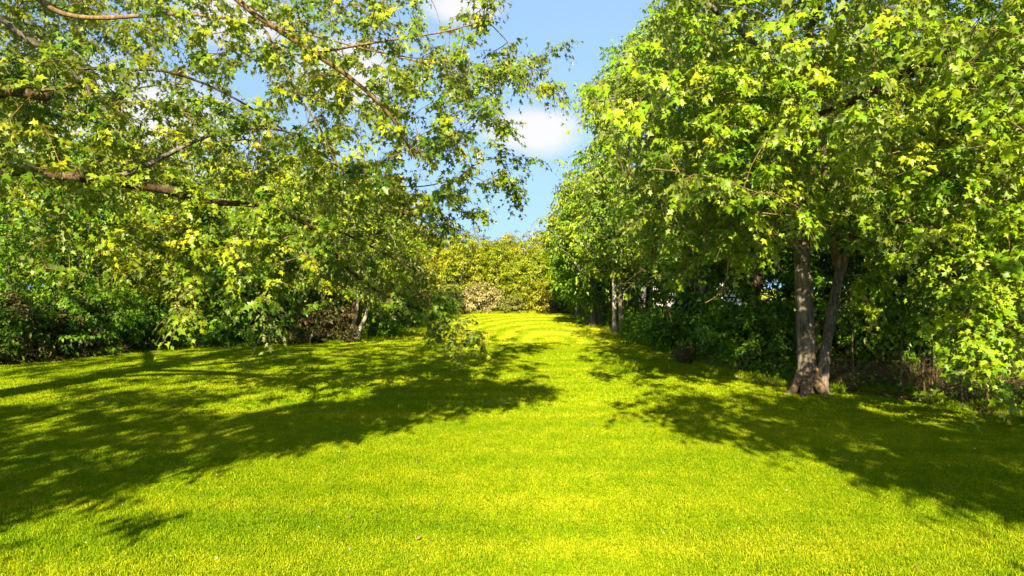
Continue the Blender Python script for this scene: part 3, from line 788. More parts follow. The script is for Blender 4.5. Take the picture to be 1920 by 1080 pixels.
# ------------------------------------------------------------------ hero tree, right: grey trunk with a second, forked one at its foot
r = np.random.default_rng(21)
b2 = P(1516, 735, 11.4); b2[2] = float(gz(b2[0], b2[1])) - 0.02
t1 = ([P(1516, 738, 11.4), P(1514, 715, 11.4), P(1511, 650, 11.4), P(1507, 560, 11.42), P(1503, 460, 11.45), P(1498, 340, 11.5), P(1490, 180, 11.6), P(1478, 0, 11.7), P(1470, -160, 11.8)],
      [0.21, 0.185, 0.155, 0.145, 0.14, 0.13, 0.115, 0.08, 0.03])
t2 = ([P(1538, 744, 11.2), P(1542, 710, 11.22), P(1549, 650, 11.25), P(1559, 590, 11.3), P(1567, 545, 11.3), P(1574, 510, 11.3)],
      [0.12, 0.10, 0.085, 0.082, 0.08, 0.085])
def root_(pts, r0):
    q_ = [P(*q) for q in pts]
    for k_, z_ in zip((1, 2, 3), (0.16, 0.05, -0.01)): q_[k_][2] = float(gz(q_[k_][0], q_[k_][1])) + z_
    return (q_, [r0, r0 * 0.85, r0 * 0.6, r0 * 0.3])
ROOTS = [root_(((1508, 690, 11.4), (1497, 722, 11.3), (1484, 738, 11.15), (1470, 747, 11.0)), 0.12), root_(((1524, 695, 11.3), (1534, 728, 11.1), (1545, 748, 10.9), (1556, 757, 10.75)), 0.11), root_(((1514, 690, 11.35), (1512, 728, 11.15), (1508, 750, 10.9), (1504, 760, 10.7)), 0.12)]
l21 = ([P(1574, 512, 11.3), P(1562, 460, 11.2), P(1552, 400, 11.1), P(1545, 320, 11.0), P(1548, 220, 10.9), P(1560, 100, 10.7), P(1580, -60, 10.5)], [0.075, 0.062, 0.058, 0.052, 0.045, 0.035, 0.02], 'bark_root')
l22 = ([P(1576, 512, 11.3), P(1590, 462, 11.2), P(1606, 412, 11.0), P(1626, 355, 10.8), P(1660, 280, 10.5), P(1710, 200, 10.2)], [0.075, 0.06, 0.052, 0.042, 0.032, 0.016], 'bark_root')
l23 = ([P(1605, 470, 11.1), P(1640, 460, 10.7), P(1685, 452, 10.3), P(1740, 440, 9.8)], [0.04, 0.035, 0.028, 0.012], 'bark_dark')
l24 = ([P(1504, 480, 11.4), P(1494, 465, 11.3), P(1480, 450, 11.2), P(1455, 444, 11.1)], [0.035, 0.028, 0.022, 0.010], 'bark_pale', 'short bare grey branch curving off the trunk')
l25 = ([P(1500, 360, 11.5), P(1440, 330, 10.8), P(1380, 345, 10.2), P(1330, 390, 9.8), P(1322, 470, 9.6)], [0.06, 0.045, 0.03, 0.018, 0.008], 'bark_tan')
l26 = ([P(1496, 300, 11.5), P(1400, 230, 10.8), P(1300, 200, 10.4), P(1200, 190, 10.6), P(1110, 190, 11.2)], [0.09, 0.065, 0.045, 0.028, 0.010], 'bark')
l27 = ([P(1492, 200, 11.6), P(1420, 90, 11.0), P(1330, 10, 10.6), P(1250, -60, 10.6)], [0.08, 0.06, 0.04, 0.015], 'bark')
l28 = ([P(1340, 360, 10.0), P(1352, 430, 9.8), P(1365, 500, 9.7), P(1350, 548, 9.7), P(1322, 568, 9.7)], [0.014, 0.013, 0.012, 0.010, 0.007], 'bark_tan', 'bare hooked twig hanging below the leaves')
l29 = ([P(1498, 330, 11.5), (4.4, 9.5, 5.2), (4.0, 7.6, 6.0), (3.9, 6.0, 6.2)], [0.09, 0.06, 0.04, 0.015], 'bark')
def right_left_edge(py):
    return np.interp(py, [-300, 0, 60, 110, 170, 215, 265, 310, 350, 400, 450, 520, 600, 640], [1230, 1215, 1190, 1120, 1075, 1075, 1110, 1120, 1130, 1150, 1200, 1260, 1330, 1600])
c1_ = ellipsoid(3400, (5.6, 10.4, 6.8), (5.2, 4.6, 5.4), r, shell=0.45, zmin=1.9, noise=0.35, ph=1.9)
px, py, dd = proj(c1_)
ok = (dd > 6.3) & (px > right_left_edge(py) + 35) & (py < 470)
ok &= ~((px > 1450) & (px < 1640) & (py > 430) & (dd < 11.6))
A1 = c1_[ok][:1350]
dr = [([(1800, 400, 8.5), (1840, 520, 8.3), (1810, 620, 8.2), (1800, 690, 8.2)], 46, .28), ([(1900, 420, 8), (1900, 600, 8), (1860, 680, 8)], 44, .28),
      ([(1650, 480, 10), (1630, 545, 10), (1600, 560, 10)], 12, .14), ([(1640, 430, 10), (1740, 440, 9.6), (1780, 470, 9)], 22, .25), ([(1250, 400, 11), (1270, 480, 11), (1240, 540, 12)], 24, .25),
      ([(1380, 380, 9.8), (1400, 440, 9.7), (1330, 440, 9.7)], 18, .2), ([(1340, 100, 8), (1360, 220, 8), (1330, 280, 8.2)], 26, .25), ([(1450, 60, 7.5), (1520, 110, 7.5), (1480, 200, 7.8)], 24, .3),
      ([(1600, 290, 8), (1700, 300, 7.8), (1800, 360, 7.8)], 30, .25), ([(1500, 270, 8), (1420, 260, 8.2), (1370, 330, 8.6)], 22, .25), ([(1520, 560, 11.0), (1565, 690, 10.9), (1575, 670, 10.9)], 5, .08),
      ([(1180, 330, 12), (1230, 430, 12.4), (1200, 500, 13)], 26, .3)]
D = np.vstack([along([P(*q) for q in pts], n, j, r) for pts, n, j in dr])
c2_ = ellipsoid(420, (6.0, 8.0, 9.5), (5.0, 5.5, 3.2), r, shell=0.3)
px, py, dd = proj(c2_)
c3_ = ellipsoid(900, (2.9, 8.8, 4.6), (2.0, 3.2, 2.3), r, shell=0.2, noise=0.3)
px, py, dd = proj(c3_)
D = np.vstack([D, c3_[(dd > 6.3) & (px > right_left_edge(py) + 30) & (py < 460)][:170]])
px, py, dd = proj(c2_)
A3 = c2_[((py < -40) | (dd < 0.5)) & shade_right(c2_)][:200]
def keepR(p):
    px, py, dd = proj(p)
    return (dd < 0.3) | ((px > right_left_edge(py) - 25) & ~((dd < 5.6) & (px < 1960) & (py > -40))) & ~((px > 1478) & (px < 1600) & (py > 462) & (py < 760) & (dd < 11.5) & ~((py < 490) & (px > 1585)))
treeR = make_tree('maple_tree', 'maple with a straight grey trunk and a forked brown one at the lawn edge', 'tree', b2, [t1, t2], [l21, l22, l23, l24, l25, l26, l27, l28, l29],
                  np.vstack([A1, D, A3]), M['maple_b'], bark='bark', twig='bark_tan', seed=5, shoots=5, slen=0.38, nl=8, size=0.105, tmpl=LEAF_MAPLE, hero=300,
                  tipr=0.0045, minseed=2.3, rough=0.10, flare=0.55, keep=keepR, tsides=20, step=0.08)

for q_, (pts_, rad_) in enumerate(ROOTS):
    V, Fq, Ft, _, _ = tube_np(np.array(pts_) - b2, rad_, 12, 400 + q_, 0.12, 0, 0.08)
    link('root', quads_tris_mesh('maple_root', V, Fq, Ft, M['bark_root']), treeR)

# second right-hand maple: trunk beyond the right edge
r = np.random.default_rng(31)
b3 = np.array([9.6, 5.6, float(gz(9.6, 5.6))])
t3 = ([b3, b3 + [0, 0, 1.5], b3 + [-.1, .1, 3.2], b3 + [-.2, 0, 5.5], b3 + [0, 0, 9]], [0.40, 0.32, 0.28, 0.2, 0.05])
l31 = ([b3 + [-.1, .1, 3.6], (8.2, 7.0, 4.7), P(1850, 143, 8.2), P(1780, 124, 8.3), P(1720, 130, 8.4), P(1660, 160, 8.5), P(1600, 188, 8.7), P(1540, 212, 9.0), P(1490, 250, 9.3)], [0.14, 0.10, 0.07, 0.075, 0.07, 0.06, 0.05, 0.035, 0.015], 'bark_red', 'thick brown limb crossing the upper right of the picture')
l32 = ([b3 + [-.1, .1, 3.0], (8.4, 7.4, 3.7), P(1890, 285, 8.4), P(1820, 264, 8.4), P(1765, 268, 8.5), P(1725, 280, 8.6)], [0.12, 0.08, 0.05, 0.045, 0.04, 0.02], 'bark_red')
l33 = ([P(1885, 288, 8.4), P(1860, 310, 8.2), P(1842, 330, 8.1), P(1838, 370, 8.0)], [0.018, 0.014, 0.012, 0.006], 'bark_tan')
l34 = ([b3 + [-.1, 0, 3.8], (8.0, 3.5, 5.2), (6.2, 1.8, 6.0), (4.8, 0.8, 6.2)], [0.13, 0.08, 0.05, 0.02])
cc = ellipsoid(7000, (6.9, 1.0, 5.6), (6.4, 6.6, 2.9), r, shell=0.25, zmin=2.2, noise=0.5, ph=2.2)
px, py, dd = proj(cc)
inf = (dd > 0.4) & (px > -40) & (px < 1980) & (py > -40) & (py < 1120)
A = cc[~inf & (cc[:, 0] > np.interp(cc[:, 1], [-5, -2.5, -1, 2, 5], [3.6, 2.4, 1.2, 0.9, 1.1])) & shade_right(cc) & low_enough(cc, 11.0, 0.15)][:1150]
A = np.vstack([A, cc[inf & (dd > 6.2) & (px > 1650)][:60], along([P(1740, 120, 8), P(1850, 130, 7.8), P(1900, 260, 7.8)], 26, .3, r), along([P(1720, 250, 8.4), P(1840, 250, 8), P(1900, 330, 8)], 22, .3, r)])
def keepR2(p):
    px, py, dd = proj(p)
    return (dd < 0.3) | ~((dd < 5.8) & (px > -40) & (px < 1960) & (py > -40) & (py < 1120))
make_tree('maple_tree', 'maple beyond the right edge whose brown limbs cross the upper right corner', 'tree', b3, [t3], [l31, l32, l33, l34], A, M['maple_b'], bark='bark', twig='bark_tan', seed=6,
          shoots=4, slen=0.5, nl=8, size=0.108, tmpl=LEAF_MAPLE, tipr=0.0045, minseed=2.5, keep=keepR2)

# ------------------------------------------------------------------ other trees: simple specs
def auto_tree(label, x, y, H, cz, rx, ry, rz, natt, mat, seed, size, nl=7, shoots=4, slen=0.5, tmpl=LEAF_TRI, bark='bark', trunk_r=None, zmin=None, lean=(0, 0), group=None, fork=0,
              name='broadleaf_tree', cat='tree', shell=0.5, noise=0.4, up=0.6, jit=0.6, trunks=None, tone_sd=0.16, keep=None, attf=None, twig=None, cx=0.0, cy=0.0):
    if y >= 19.9 and tmpl is LEAF_TRI: tmpl = LEAF_OVAL; size *= 1.05
    r = np.random.default_rng(seed)
    g = float(gz(x, y)); b = np.array([x, y, g - 0.03])
    tr = trunk_r or 0.022 * H
    if trunks is None:
        top = np.array([x + lean[0], y + lean[1], g + H * 0.86])
        pts = [b + (top - b) * t + np.r_[r.normal(size=2) * 0.05 * (t > 0), 0] for t in (0, .12, .3, .5, .75, 1)]
        trunks = [(pts, [tr * k for k in (1.25, 1.0, .85, .65, .4, .12)])]
    att = ellipsoid(natt, (x + lean[0] * 0.8 + cx, y + lean[1] * 0.8 + cy, g + cz), (rx, ry, rz), r, shell, g + (zmin if zmin is not None else 0.5), noise, seed * 0.7)
    if attf is not None: att = att[attf(att)]
    return make_tree(name, label, cat, b, trunks, [], att, mat, bark=bark, twig=twig or bark, group=group, seed=seed, shoots=shoots, slen=slen, nl=nl, size=size, tmpl=tmpl, sides=4,
                     up=up, jit=jit, minseed=g + min(1.0, H * 0.15), shootwood=False, tipr=0.008, powr=0.45, tsides=9, step=0.3, rough=0.06, tone_sd=tone_sd, keep=keep)

def sky_edge(p, slack=0):
    px, py, dd = proj(p)
    return px > np.interp(py, [-400, 0, 60, 110, 170, 215, 260, 310, 350, 400, 440, 600], [1300, 1205, 1165, 1100, 1062, 1075, 1098, 1055, 1045, 1055, 1030, 1010]) + slack
def T(label, px, d, *a, **k):
    return auto_tree(label, (px - 960) / F * d, d, *a, **k)

# right side, from near to far
T('tall tree with a slim grey trunk in the gloom left of the forked maple', 1322, 19.5, 12.5, 6.8, 4.3, 3.6, 4.9, 760, M['maple_b'], 41, 0.14, nl=8, slen=0.5, attf=lambda p: sky_edge(p, 30), keep=lambda p: sky_edge(p, -12), bark='bark', trunk_r=0.17, zmin=3.0, cx=-0.6)
# two pale trunks at the far right of the lawn
xx = (1152 - 960) / F * 27
auto_tree('slender tree on two pale trunks near the far right end of the lawn', xx, 27, 8.6, 5.2, 2.6, 2.6, 3.2, 420, M['maple_b'], 42, 0.15, nl=8, bark='bark_pale', twig='bark', zmin=2.5,
          trunks=[([(xx, 27, -.03), (xx - .02, 27, 2.2), (xx - .1, 27, 4.5), (xx - .3, 27, 7)], [0.10, 0.085, 0.07, 0.03]), ([(xx + .35, 27.2, -.03), (xx + .3, 27.2, 2.2), (xx + .4, 27.2, 4.6), (xx + .7, 27.3, 7.2)], [0.11, 0.09, 0.07, 0.03])])
T('yellow-green tree rising over the pale flowering one at the right end of the lawn', 1085, 37, 7.4, 4.6, 2.3, 2.2, 2.9, 300, M['yellow'], 43, 0.2, zmin=0.6, shoots=4)
T('dark round-leaved tree filling the gap left of the two pale trunks', 1112, 30.5, 6.6, 3.6, 1.75, 1.6, 2.9, 300, M['green'], 44, 0.19, zmin=0.5, cx=-0.1)
T('tree with whitish new leaves at the right end of the lawn', 1128, 33, 8.0, 6.0, 2.2, 2.0, 2.3, 260, M['olive'], 45, 0.2, zmin=2)
T('tall dark tree behind the crown of the slim grey trunk', 1300, 25, 13, 8.0, 4.6, 3.4, 5.0, 520, M['green'], 46, 0.2, zmin=2, attf=lambda p: sky_edge(p, 25))
wood = [(1285, 25, 9, 5.0, 2.0, 'green'), (1400, 22, 10, 4.6, 3.2, 'deep'), (1420, 16.0, 7, 3.8, 2.2, 'deep'), (1560, 17.5, 10, 4.8, 3.3, 'green'), (1700, 15.5, 9, 4.2, 3.0, 'deep'), (1800, 12.8, 8, 3.9, 2.5, 'green'),
        (1860, 17.5, 11, 5.2, 3.6, 'green'), (1640, 21, 12, 6.0, 3.8, 'green'), (1930, 13.0, 9, 4.6, 2.8, 'deep'), (1480, 26, 12, 6.0, 3.8, 'green'), (1215, 34, 9, 4.6, 3.0, 'green'), (1330, 33, 10, 5.4, 3.4, 'green')]
wl = ['leafy tree at the lawn edge between the two pale trunks and the slim grey one', 'dark tree behind the left side of the forked maple', 'low dark tree just left of the grey trunk, in deep shade',
      'tree straight behind the forked maple trunk', 'dark tree right of the forked brown trunk', 'low green tree over the dry brush at right', 'tall tree behind the low green one near the right edge',
      'tall tree farther back behind the fork of the brown trunk', 'dark tree at the right edge above the leaf litter', 'tall woodland tree seen above and behind the grey trunk', 'far woodland tree right of the two pale trunks', 'far woodland tree above the white house']
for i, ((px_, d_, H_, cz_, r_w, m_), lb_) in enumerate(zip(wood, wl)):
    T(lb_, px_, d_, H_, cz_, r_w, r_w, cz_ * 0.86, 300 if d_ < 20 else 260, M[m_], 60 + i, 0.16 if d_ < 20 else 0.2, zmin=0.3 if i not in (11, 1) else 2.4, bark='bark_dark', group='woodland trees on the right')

deepw = [(1290, 50, 11, 5.5, 5, 'green'), (1400, 42, 12, 6, 4.6, 'deep'), (1560, 33, 12, 6, 4.4, 'green'), (1700, 28, 11, 5.4, 4.2, 'green'), (1850, 24, 11, 5.4, 4.0, 'deep'), (1990, 20, 11, 5.4, 4.0, 'deep'), (1340, 58, 12, 6, 5.5, 'green'), (1180, 52, 9, 4.4, 3.4, 'green')]
dl = ['large far tree left of the white house', 'big dark tree in the wood right of the white house', 'big tree in the wood far behind the forked brown trunk', 'big tree in the wood far behind the dry brush', 'dark tree deep in the wood above the leaf litter', 'dark tree deep in the wood cut by the right edge', 'far tree right behind the white house', 'far green tree behind the two pale trunks']
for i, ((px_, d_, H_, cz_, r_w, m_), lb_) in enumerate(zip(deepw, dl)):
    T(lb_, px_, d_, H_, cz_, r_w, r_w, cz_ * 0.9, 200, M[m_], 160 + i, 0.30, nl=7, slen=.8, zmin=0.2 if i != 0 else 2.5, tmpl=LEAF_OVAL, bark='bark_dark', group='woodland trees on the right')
deepl = [(-40, 34, 10, 5, 4.4, 'green'), (140, 37, 10, 5, 4.6, 'deep'), (330, 36, 10, 5, 4.4, 'green'), (520, 38, 9.6, 4.8, 4.2, 'green'), (650, 44, 9, 4.5, 4.0, 'olive')]
dll = ['background tree at the left edge, deep in the thicket', 'background tree deep behind the bushes at left', 'background tree behind the bright yellow one', 'background tree behind the green thicket trees in the middle left', 'olive background tree behind the leaning pale trunks']
for i, ((px_, d_, H_, cz_, r_w, m_), lb_) in enumerate(zip(deepl, dll)):
    T(lb_, px_, d_, H_, cz_, r_w, r_w, cz_ * 0.9, 190, M[m_], 180 + i, 0.30, nl=7, slen=.8, zmin=0.2, tmpl=LEAF_OVAL, bark='bark_dark', group='trees of the left thicket')

# left side
leftw = [(-60, 20, 9.5, 5.0, 3.4, 'deep', 0.6), (110, 21, 8, 4.0, 3.0, 'green', 0.3), (250, 22.5, 7.6, 3.9, 2.9, 'green', 0.3), (330, 20.5, 5.2, 2.8, 1.9, 'yellow', 0.3), (420, 24, 9.2, 4.9, 2.9, 'yellow', 1.2), (520, 22.5, 6.6, 3.4, 2.3, 'maple_b', 0.3),
         (600, 25, 8.0, 4.4, 2.6, 'yellow', 0.8), (680, 26, 6.8, 3.9, 2.1, 'yellow', 0.5), (738, 32, 7.0, 4.1, 2.2, 'gold', 0.5), (20, 26, 10, 5.4, 3.6, 'green', 1.0), (180, 28, 9, 5.0, 3.6, 'green', 1.0), (560, 29, 8.4, 4.6, 3.0, 'green', 1.0), (680, 36, 7.6, 4.3, 2.6, 'yellow', 1.0),
         (470, 20.6, 4.0, 2.2, 1.6, 'green', 0.2), (350, 28, 9.0, 5.0, 3.3, 'green', 1.0)]
ll_ = ['dark tree at the left edge behind the russet bushes', 'green tree left of the drooping limb, behind the bushes', 'green thicket tree under the low limb', 'small yellow-green tree behind the hanging leaf spray', 'bright yellow tree glowing above the low brown limb',
       'green tree in the thicket left of the leaning pale trunks', 'yellow-green tree catching sun behind the end of the low limb', 'leafy tree rising behind the leaning pale trunks', 'golden tree at the left end of the far tree line', 'tall dim tree deep in the thicket at far left',
       'tall tree deep in the thicket behind the bushes', 'tall green tree behind the yellow ones in the left thicket', 'yellow tree far back at the left of the lawn', 'low round tree at the foot of the left thicket', 'tall green tree behind the bright yellow one']
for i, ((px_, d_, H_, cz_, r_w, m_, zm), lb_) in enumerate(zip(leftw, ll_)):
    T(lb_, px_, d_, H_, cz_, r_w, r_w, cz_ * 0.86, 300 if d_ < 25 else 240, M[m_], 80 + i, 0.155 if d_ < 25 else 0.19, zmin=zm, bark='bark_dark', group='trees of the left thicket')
# leaning pale trunks
xb, yb = (668 - 960) / F * 21.5, 21.5
def Q(px, py): return tuple(P(px, py, 21.5))
auto_tree('small tree on two leaning pale trunks and a dark one at the thicket corner', xb, yb, 6, 3.6, 1.9, 1.7, 1.9, 170, M['maple'], 99, 0.14, nl=7, bark='bark_pale', twig='bark', zmin=1.6,
          trunks=[([Q(647, 640), Q(655, 622), Q(664, 605), Q(670, 580), Q(672, 540), Q(690, 480)], [0.07, .055, .05, .045, .04, .02]), ([Q(668, 642), Q(674, 618), Q(684, 598), Q(690, 575), Q(700, 520)], [0.085, .065, .06, .05, .02])])
r = np.random.default_rng(5)
# dark trunk between them
b_ = P(662, 642, 21.9); b_[2] = 0
make_tree('dead_trunk', 'thick dark leaning trunk between the two pale ones', 'trunk', b_, [([b_ - [0, 0, .05], P(664, 620, 21.9), P(668, 595, 21.9), P(672, 570, 21.9), P(680, 530, 21.9)], [0.26, 0.22, .2, .18, .1])], [],
          np.array([P(672, 540, 21.9), P(690, 520, 21.9), P(660, 520, 21.9), P(700, 545, 22)]), M['maple'], bark='bark_dark', twig='bark_dark', seed=98, size=0.12, nl=5)

# far tree line
far = [(800, 46, 7.0, 1.9, 'yellow'), (838, 47, 6.9, 1.5, 'olive'), (868, 45, 6.5, 1.5, 'yellow'), (902, 48, 5.6, 1.7, 'yellow'), (932, 47, 6.0, 1.6, 'yellow'), (960, 49, 6.3, 1.8, 'gold'), (990, 45.5, 5.3, 1.5, 'yellow'), (1018, 49, 6.2, 1.7, 'gold'), (1045, 46, 5.8, 1.5, 'green'), (1075, 50, 7.5, 1.9, 'yellow'),
       (880, 55, 7.3, 2.6, 'olive'), (950, 56, 7.2, 2.6, 'gold'), (1010, 57, 7.4, 2.6, 'olive'), (760, 50, 7.5, 2.6, 'yellow'), (720, 44, 7.5, 2.5, 'yellow')]
fl = ['yellow-green tree at the left end of the far tree line', 'olive twiggy tree second in the far tree line', 'yellow-green tree over the pale flowering bush in the far line', 'yellow tree in the far line, behind the pinkish bush', 'yellow tree in the far line just left of its middle', 'golden-brown tree in the middle of the far line',
      'yellow tree in the far line behind the tall yellow shrub', 'golden-brown tree in the far line, right of the tall yellow shrub', 'darker green tree at the right end of the far line', 'taller yellow tree where the far line meets the right-hand trees',
      'olive tree a row behind the far line at left', 'golden tree a row behind the middle of the far line', 'olive tree a row behind the far line at right', 'yellow tree mostly hidden behind the left end of the far line', 'yellow tree half hidden behind the drooping maple branch']
for i, ((px_, d_, H_, r_w, m_), lb_) in enumerate(zip(far, fl)):
    H2 = H_ * 0.5
    T(lb_, px_, d_, H_, H2 * 0.98, r_w, r_w, H2 * 0.93, 300, M[m_], 120 + i, 0.155, nl=8, slen=0.5, zmin=0.2, bark='bark', group='far tree line across the end of the lawn', tone_sd=0.2)

# shrubs
def shrub(label, px, d, Hs, rw, m_, seed, natt=90, size=0.1, nl=6, twig='bark', group='bushes', ns=5, tmpl=LEAF_TRI, slen=0.3, noise=0.3, name='shrub', shell=0.5, flat=False):
    if d > 15.5 and size > 0.1: tmpl = LEAF_OVAL
    x = (px - 960) / F * d; r = np.random.default_rng(seed); g = float(gz(x, d))
    tr = []
    for k in range(ns):
        a = r.uniform(0, 6.28); q = r.uniform(0.1, 0.35) * rw
        tr.append(([(x + q * .3 * math.cos(a), d + q * .3 * math.sin(a), g - .03), (x + q * math.cos(a), d + q * math.sin(a), g + Hs * .3), (x + 1.6 * q * math.cos(a + .3), d + 1.6 * q * math.sin(a + .3), g + Hs * .65)], [0.022, 0.018, 0.010]))
    att = ellipsoid(natt, (x, d, g + Hs * 0.5), (rw, rw, Hs * 0.52), r, shell, g + 0.08, noise, seed * 0.9)
    return make_tree(name, label, 'shrub', (x, d, g), tr, [], att, M[m_], bark=twig, twig=twig, group=group, seed=seed, shoots=4, slen=slen, nl=nl, size=size, tmpl=tmpl, sides=3, up=0.5, jit=0.7, shootwood=False, tipr=0.004, tsides=5, step=None, rough=0, flare=0)
GF = 'bushes at the far end of the lawn'
shrub('pale pinkish flowering bush at the far end of the lawn', 905, 44, 2.3, 1.35, 'blossom', 201, 120, 0.17, group=GF)
shrub('small whitish bush beside the pinkish flowering one', 872, 43.5, 1.7, 0.9, 'blossom', 202, 80, 0.17, group=GF)
shrub('low yellow bush between the pinkish bush and the tall yellow one', 955, 44, 1.5, 1.1, 'olive', 203, 90, 0.17, group=GF)
shrub('tall yellow spreading bush at the middle of the far lawn edge', 1016, 44, 2.4, 1.5, 'gold', 204, 140, 0.17, group=GF)
shrub('low russet bush under the tall yellow one', 1038, 43.6, 1.0, 0.9, 'russet', 205, 60, 0.16, group=GF)
shrub('small green bush right of the tall yellow one', 1068, 43.6, 1.5, 0.9, 'green', 206, 80, 0.17, group=GF)
shrub('rounded golden bush near the two pale trunks', 1100, 41, 1.4, 1.1, 'yellow', 207, 90, 0.17, group=GF)
shrub('low yellow weedy bush at the right far corner of the lawn', 1128, 36, 0.9, 1.0, 'yellow', 208, 80, 0.14, group=GF)
shrub('olive bush at the left far corner of the lawn', 838, 42, 2.0, 1.3, 'olive', 209, 90, 0.17, group=GF)
GL = 'bushes along the foot of the left thicket'
lsh = [(15, 15.6, 1.7, 1.0, 'russet', 'russet bush at the left edge of the picture'), (75, 16.4, 1.9, 1.1, 'green', 'green bush next to the russet one at far left'), (135, 17.2, 1.8, 1.1, 'russet', 'brownish bush third from the left edge'), (190, 17.6, 2.0, 1.0, 'green', 'green bush fourth from the left edge'),
       (245, 18.6, 1.8, 1.1, 'deep', 'dark bush where the thicket edge turns away'), (300, 19.6, 1.5, 1.0, 'deep', 'dark low bush behind the tip of the hanging leaf spray'), (365, 20.0, 1.5, 1.1, 'green', 'green bush right of the hanging leaf spray'), (430, 20.2, 1.3, 1.0, 'deep', 'dark low bush left of the russet undergrowth'),
       (500, 20.4, 1.4, 1.0, 'green', 'green bush below the middle of the left thicket'), (560, 20.6, 1.1, 0.9, 'russet', 'russet bush left of the leaning pale trunks'), (612, 20.8, 1.3, 0.9, 'russet', 'russet bush beside the leaning pale trunks'), (700, 24.3, 1.2, 0.9, 'green', 'green bush right of the leaning pale trunks'),
       (742, 28.5, 1.5, 1.1, 'green', 'dark green bush behind the drooping maple branch'), (790, 34, 1.6, 1.1, 'deep', 'bush in shade behind the end of the drooping branch'), (-40, 15.2, 2.2, 1.2, 'green', 'green bush cut by the left edge'), (824, 38, 1.6, 1.0, 'green', 'green bush before the olive one at the left far corner')]
for i, (px_, d_, H_, r_w, m_, lb_) in enumerate(lsh):
    shrub(lb_, px_, d_, H_, r_w, m_, 220 + i, 110, 0.12, nl=7, twig='bark_tan' if m_ == 'russet' else 'bark_dark', group=GL)
GR = 'bushes along the right-hand woodland edge'
rsh = [(1175, 30, 1.3, 1.1, 'green', 'green bush right of the two pale trunks'), (1205, 25, 0.9, 0.9, 'green', 'shaded bush before the two pale trunks'), (1235, 21.5, 1.4, 1.1, 'green', 'green bush at the narrow part of the lawn'), (1265, 18.5, 1.2, 0.9, 'deep', 'dark bush behind the small brown one'),
       (1318, 18.2, 0.7, 0.8, 'green', 'bush at the foot of the slim grey trunk'), (1372, 15.8, 1.4, 0.9, 'green', 'green bush second left of the forked maple'), (1400, 14.8, 1.7, 1.0, 'green', 'leafy bush next to the forked maple, on its left'), (1450, 14.0, 1.6, 0.9, 'deep', 'dark bush close behind the grey trunk'),
       (1580, 14.2, 1.7, 0.9, 'green', 'bush behind the foot of the brown trunk'), (1632, 14.0, 1.8, 1.0, 'green', 'green bush over the dry brush, right of the brown trunk'), (1700, 13.3, 1.8, 1.0, 'green', 'green bush in the middle of the dry brush'), (1775, 12.8, 1.8, 1.0, 'deep', 'dark bush over the thin bare stems'),
       (1850, 12.4, 1.8, 1.0, 'green', 'green bush over the leaf litter at right'), (1930, 11.9, 1.8, 0.9, 'deep', 'dark bush cut by the right edge'), (1145, 34, 1.2, 1.1, 'yellow', 'yellowish bush behind the two pale trunks')]
for i, (px_, d_, H_, r_w, m_, lb_) in enumerate(rsh):
    shrub(lb_, px_, d_, H_, r_w, m_, 250 + i, 110, 0.115, nl=7, twig='bark_dark', group=GR)
shrub('small dark brown bush alone at the lawn edge', 1286, 15.6, 0.52, 0.26, 'russet', 290, 60, 0.06, nl=6, twig='bark_dark', group=None, slen=0.12)

# ------------------------------------------------------------------ dry brush, litter, saplings
def brush(name, spans, n, r, hmax=0.8, mat='bark_tan'):
    A, B, ra, rb = [], [], [], []
    for k in range(n):
        s = spans[r.integers(len(spans))]
        t = r.random(); px = s[0] + (s[2] - s[0]) * t; d_ = s[1] + (s[3] - s[1]) * t + r.uniform(0, 1.3)
        x = (px - 960) / F * d_ + r.normal() * .1; z = float(gz(x, d_)) + r.uniform(0, 0.35) * r.random()
        p = np.array([x, d_, z]); v = nrm(np.array([r.normal(), r.normal() * .6, abs(r.normal()) * 0.9]))
        l_ = r.uniform(0.25, hmax); w_ = r.uniform(0.0025, 0.006)
        for j in range(3):
            q = p + v * l_ / 3; A.append(p); B.append(q); ra.append(w_ * (1 - j * .25)); rb.append(w_ * (1 - (j + 1) * .25))
            p = q; v = nrm(v + r.normal(size=3) * .35 - [0, 0, .22])
    A, B = np.array(A), np.array(B); t_ = nrm(B - A)
    V, Fq = segs_mesh(A, B, np.array(ra), np.array(rb), t_, t_, 3)
    o = link(name, mesh_np(name, V, Fq, M[mat]), kind='stuff'); return o
r = np.random.default_rng(77)
o = brush('dry_brush', [(1560, 11.6, 1690, 11.2), (1690, 11.2, 1800, 10.3), (1780, 10.3, 1960, 9.2)], 2400, r, mat='bark_brush'); o['label'] = 'tangle of dry brown twigs along the right woodland edge'; o['category'] = 'brush'
o = brush('dry_brush', [(1330, 14.6, 1480, 12.9), (0, 15.0, 230, 17.4), (420, 19.9, 640, 20.3)], 1500, r); o['label'] = 'dry twigs under the bushes left of the grey trunk and along the left thicket'; o['category'] = 'brush'
n = 9000
yy = r.uniform(2, 20, n); xx_ = rbound(yy) + np.abs(r.normal(0, 1.4, n)) - 0.12
Pp = np.column_stack([xx_, yy, gz(xx_, yy) + 0.035 + 0.03 * r.random(n) + 0.01 * np.minimum(3, np.maximum(0, xx_ - rbound(yy)))])
tip = nrm(r.normal(size=(n, 3)) * [1, 1, .3]); nor = nrm(r.normal(size=(n, 3)) * .35 + [0, 0, 1])
V, Fc, tn, _ = leaves_build(Pp, tip, nor, r.uniform(.04, .1, n), r.random(n), LEAF_TRI)
o = link('leaf_litter', mesh_np('leaf_litter', V, Fc, M['litter'], {'tone': tn}), kind='stuff'); o['label'] = 'fallen brown leaves on the right woodland floor'; o['category'] = 'leaf litter'
n = 3000
yy = r.uniform(12, 22, n); xx_ = lbound(yy) - np.abs(r.normal(0, 1.0, n)) + 0.1
Pp = np.column_stack([xx_, yy, gz(xx_, yy) + 0.06])
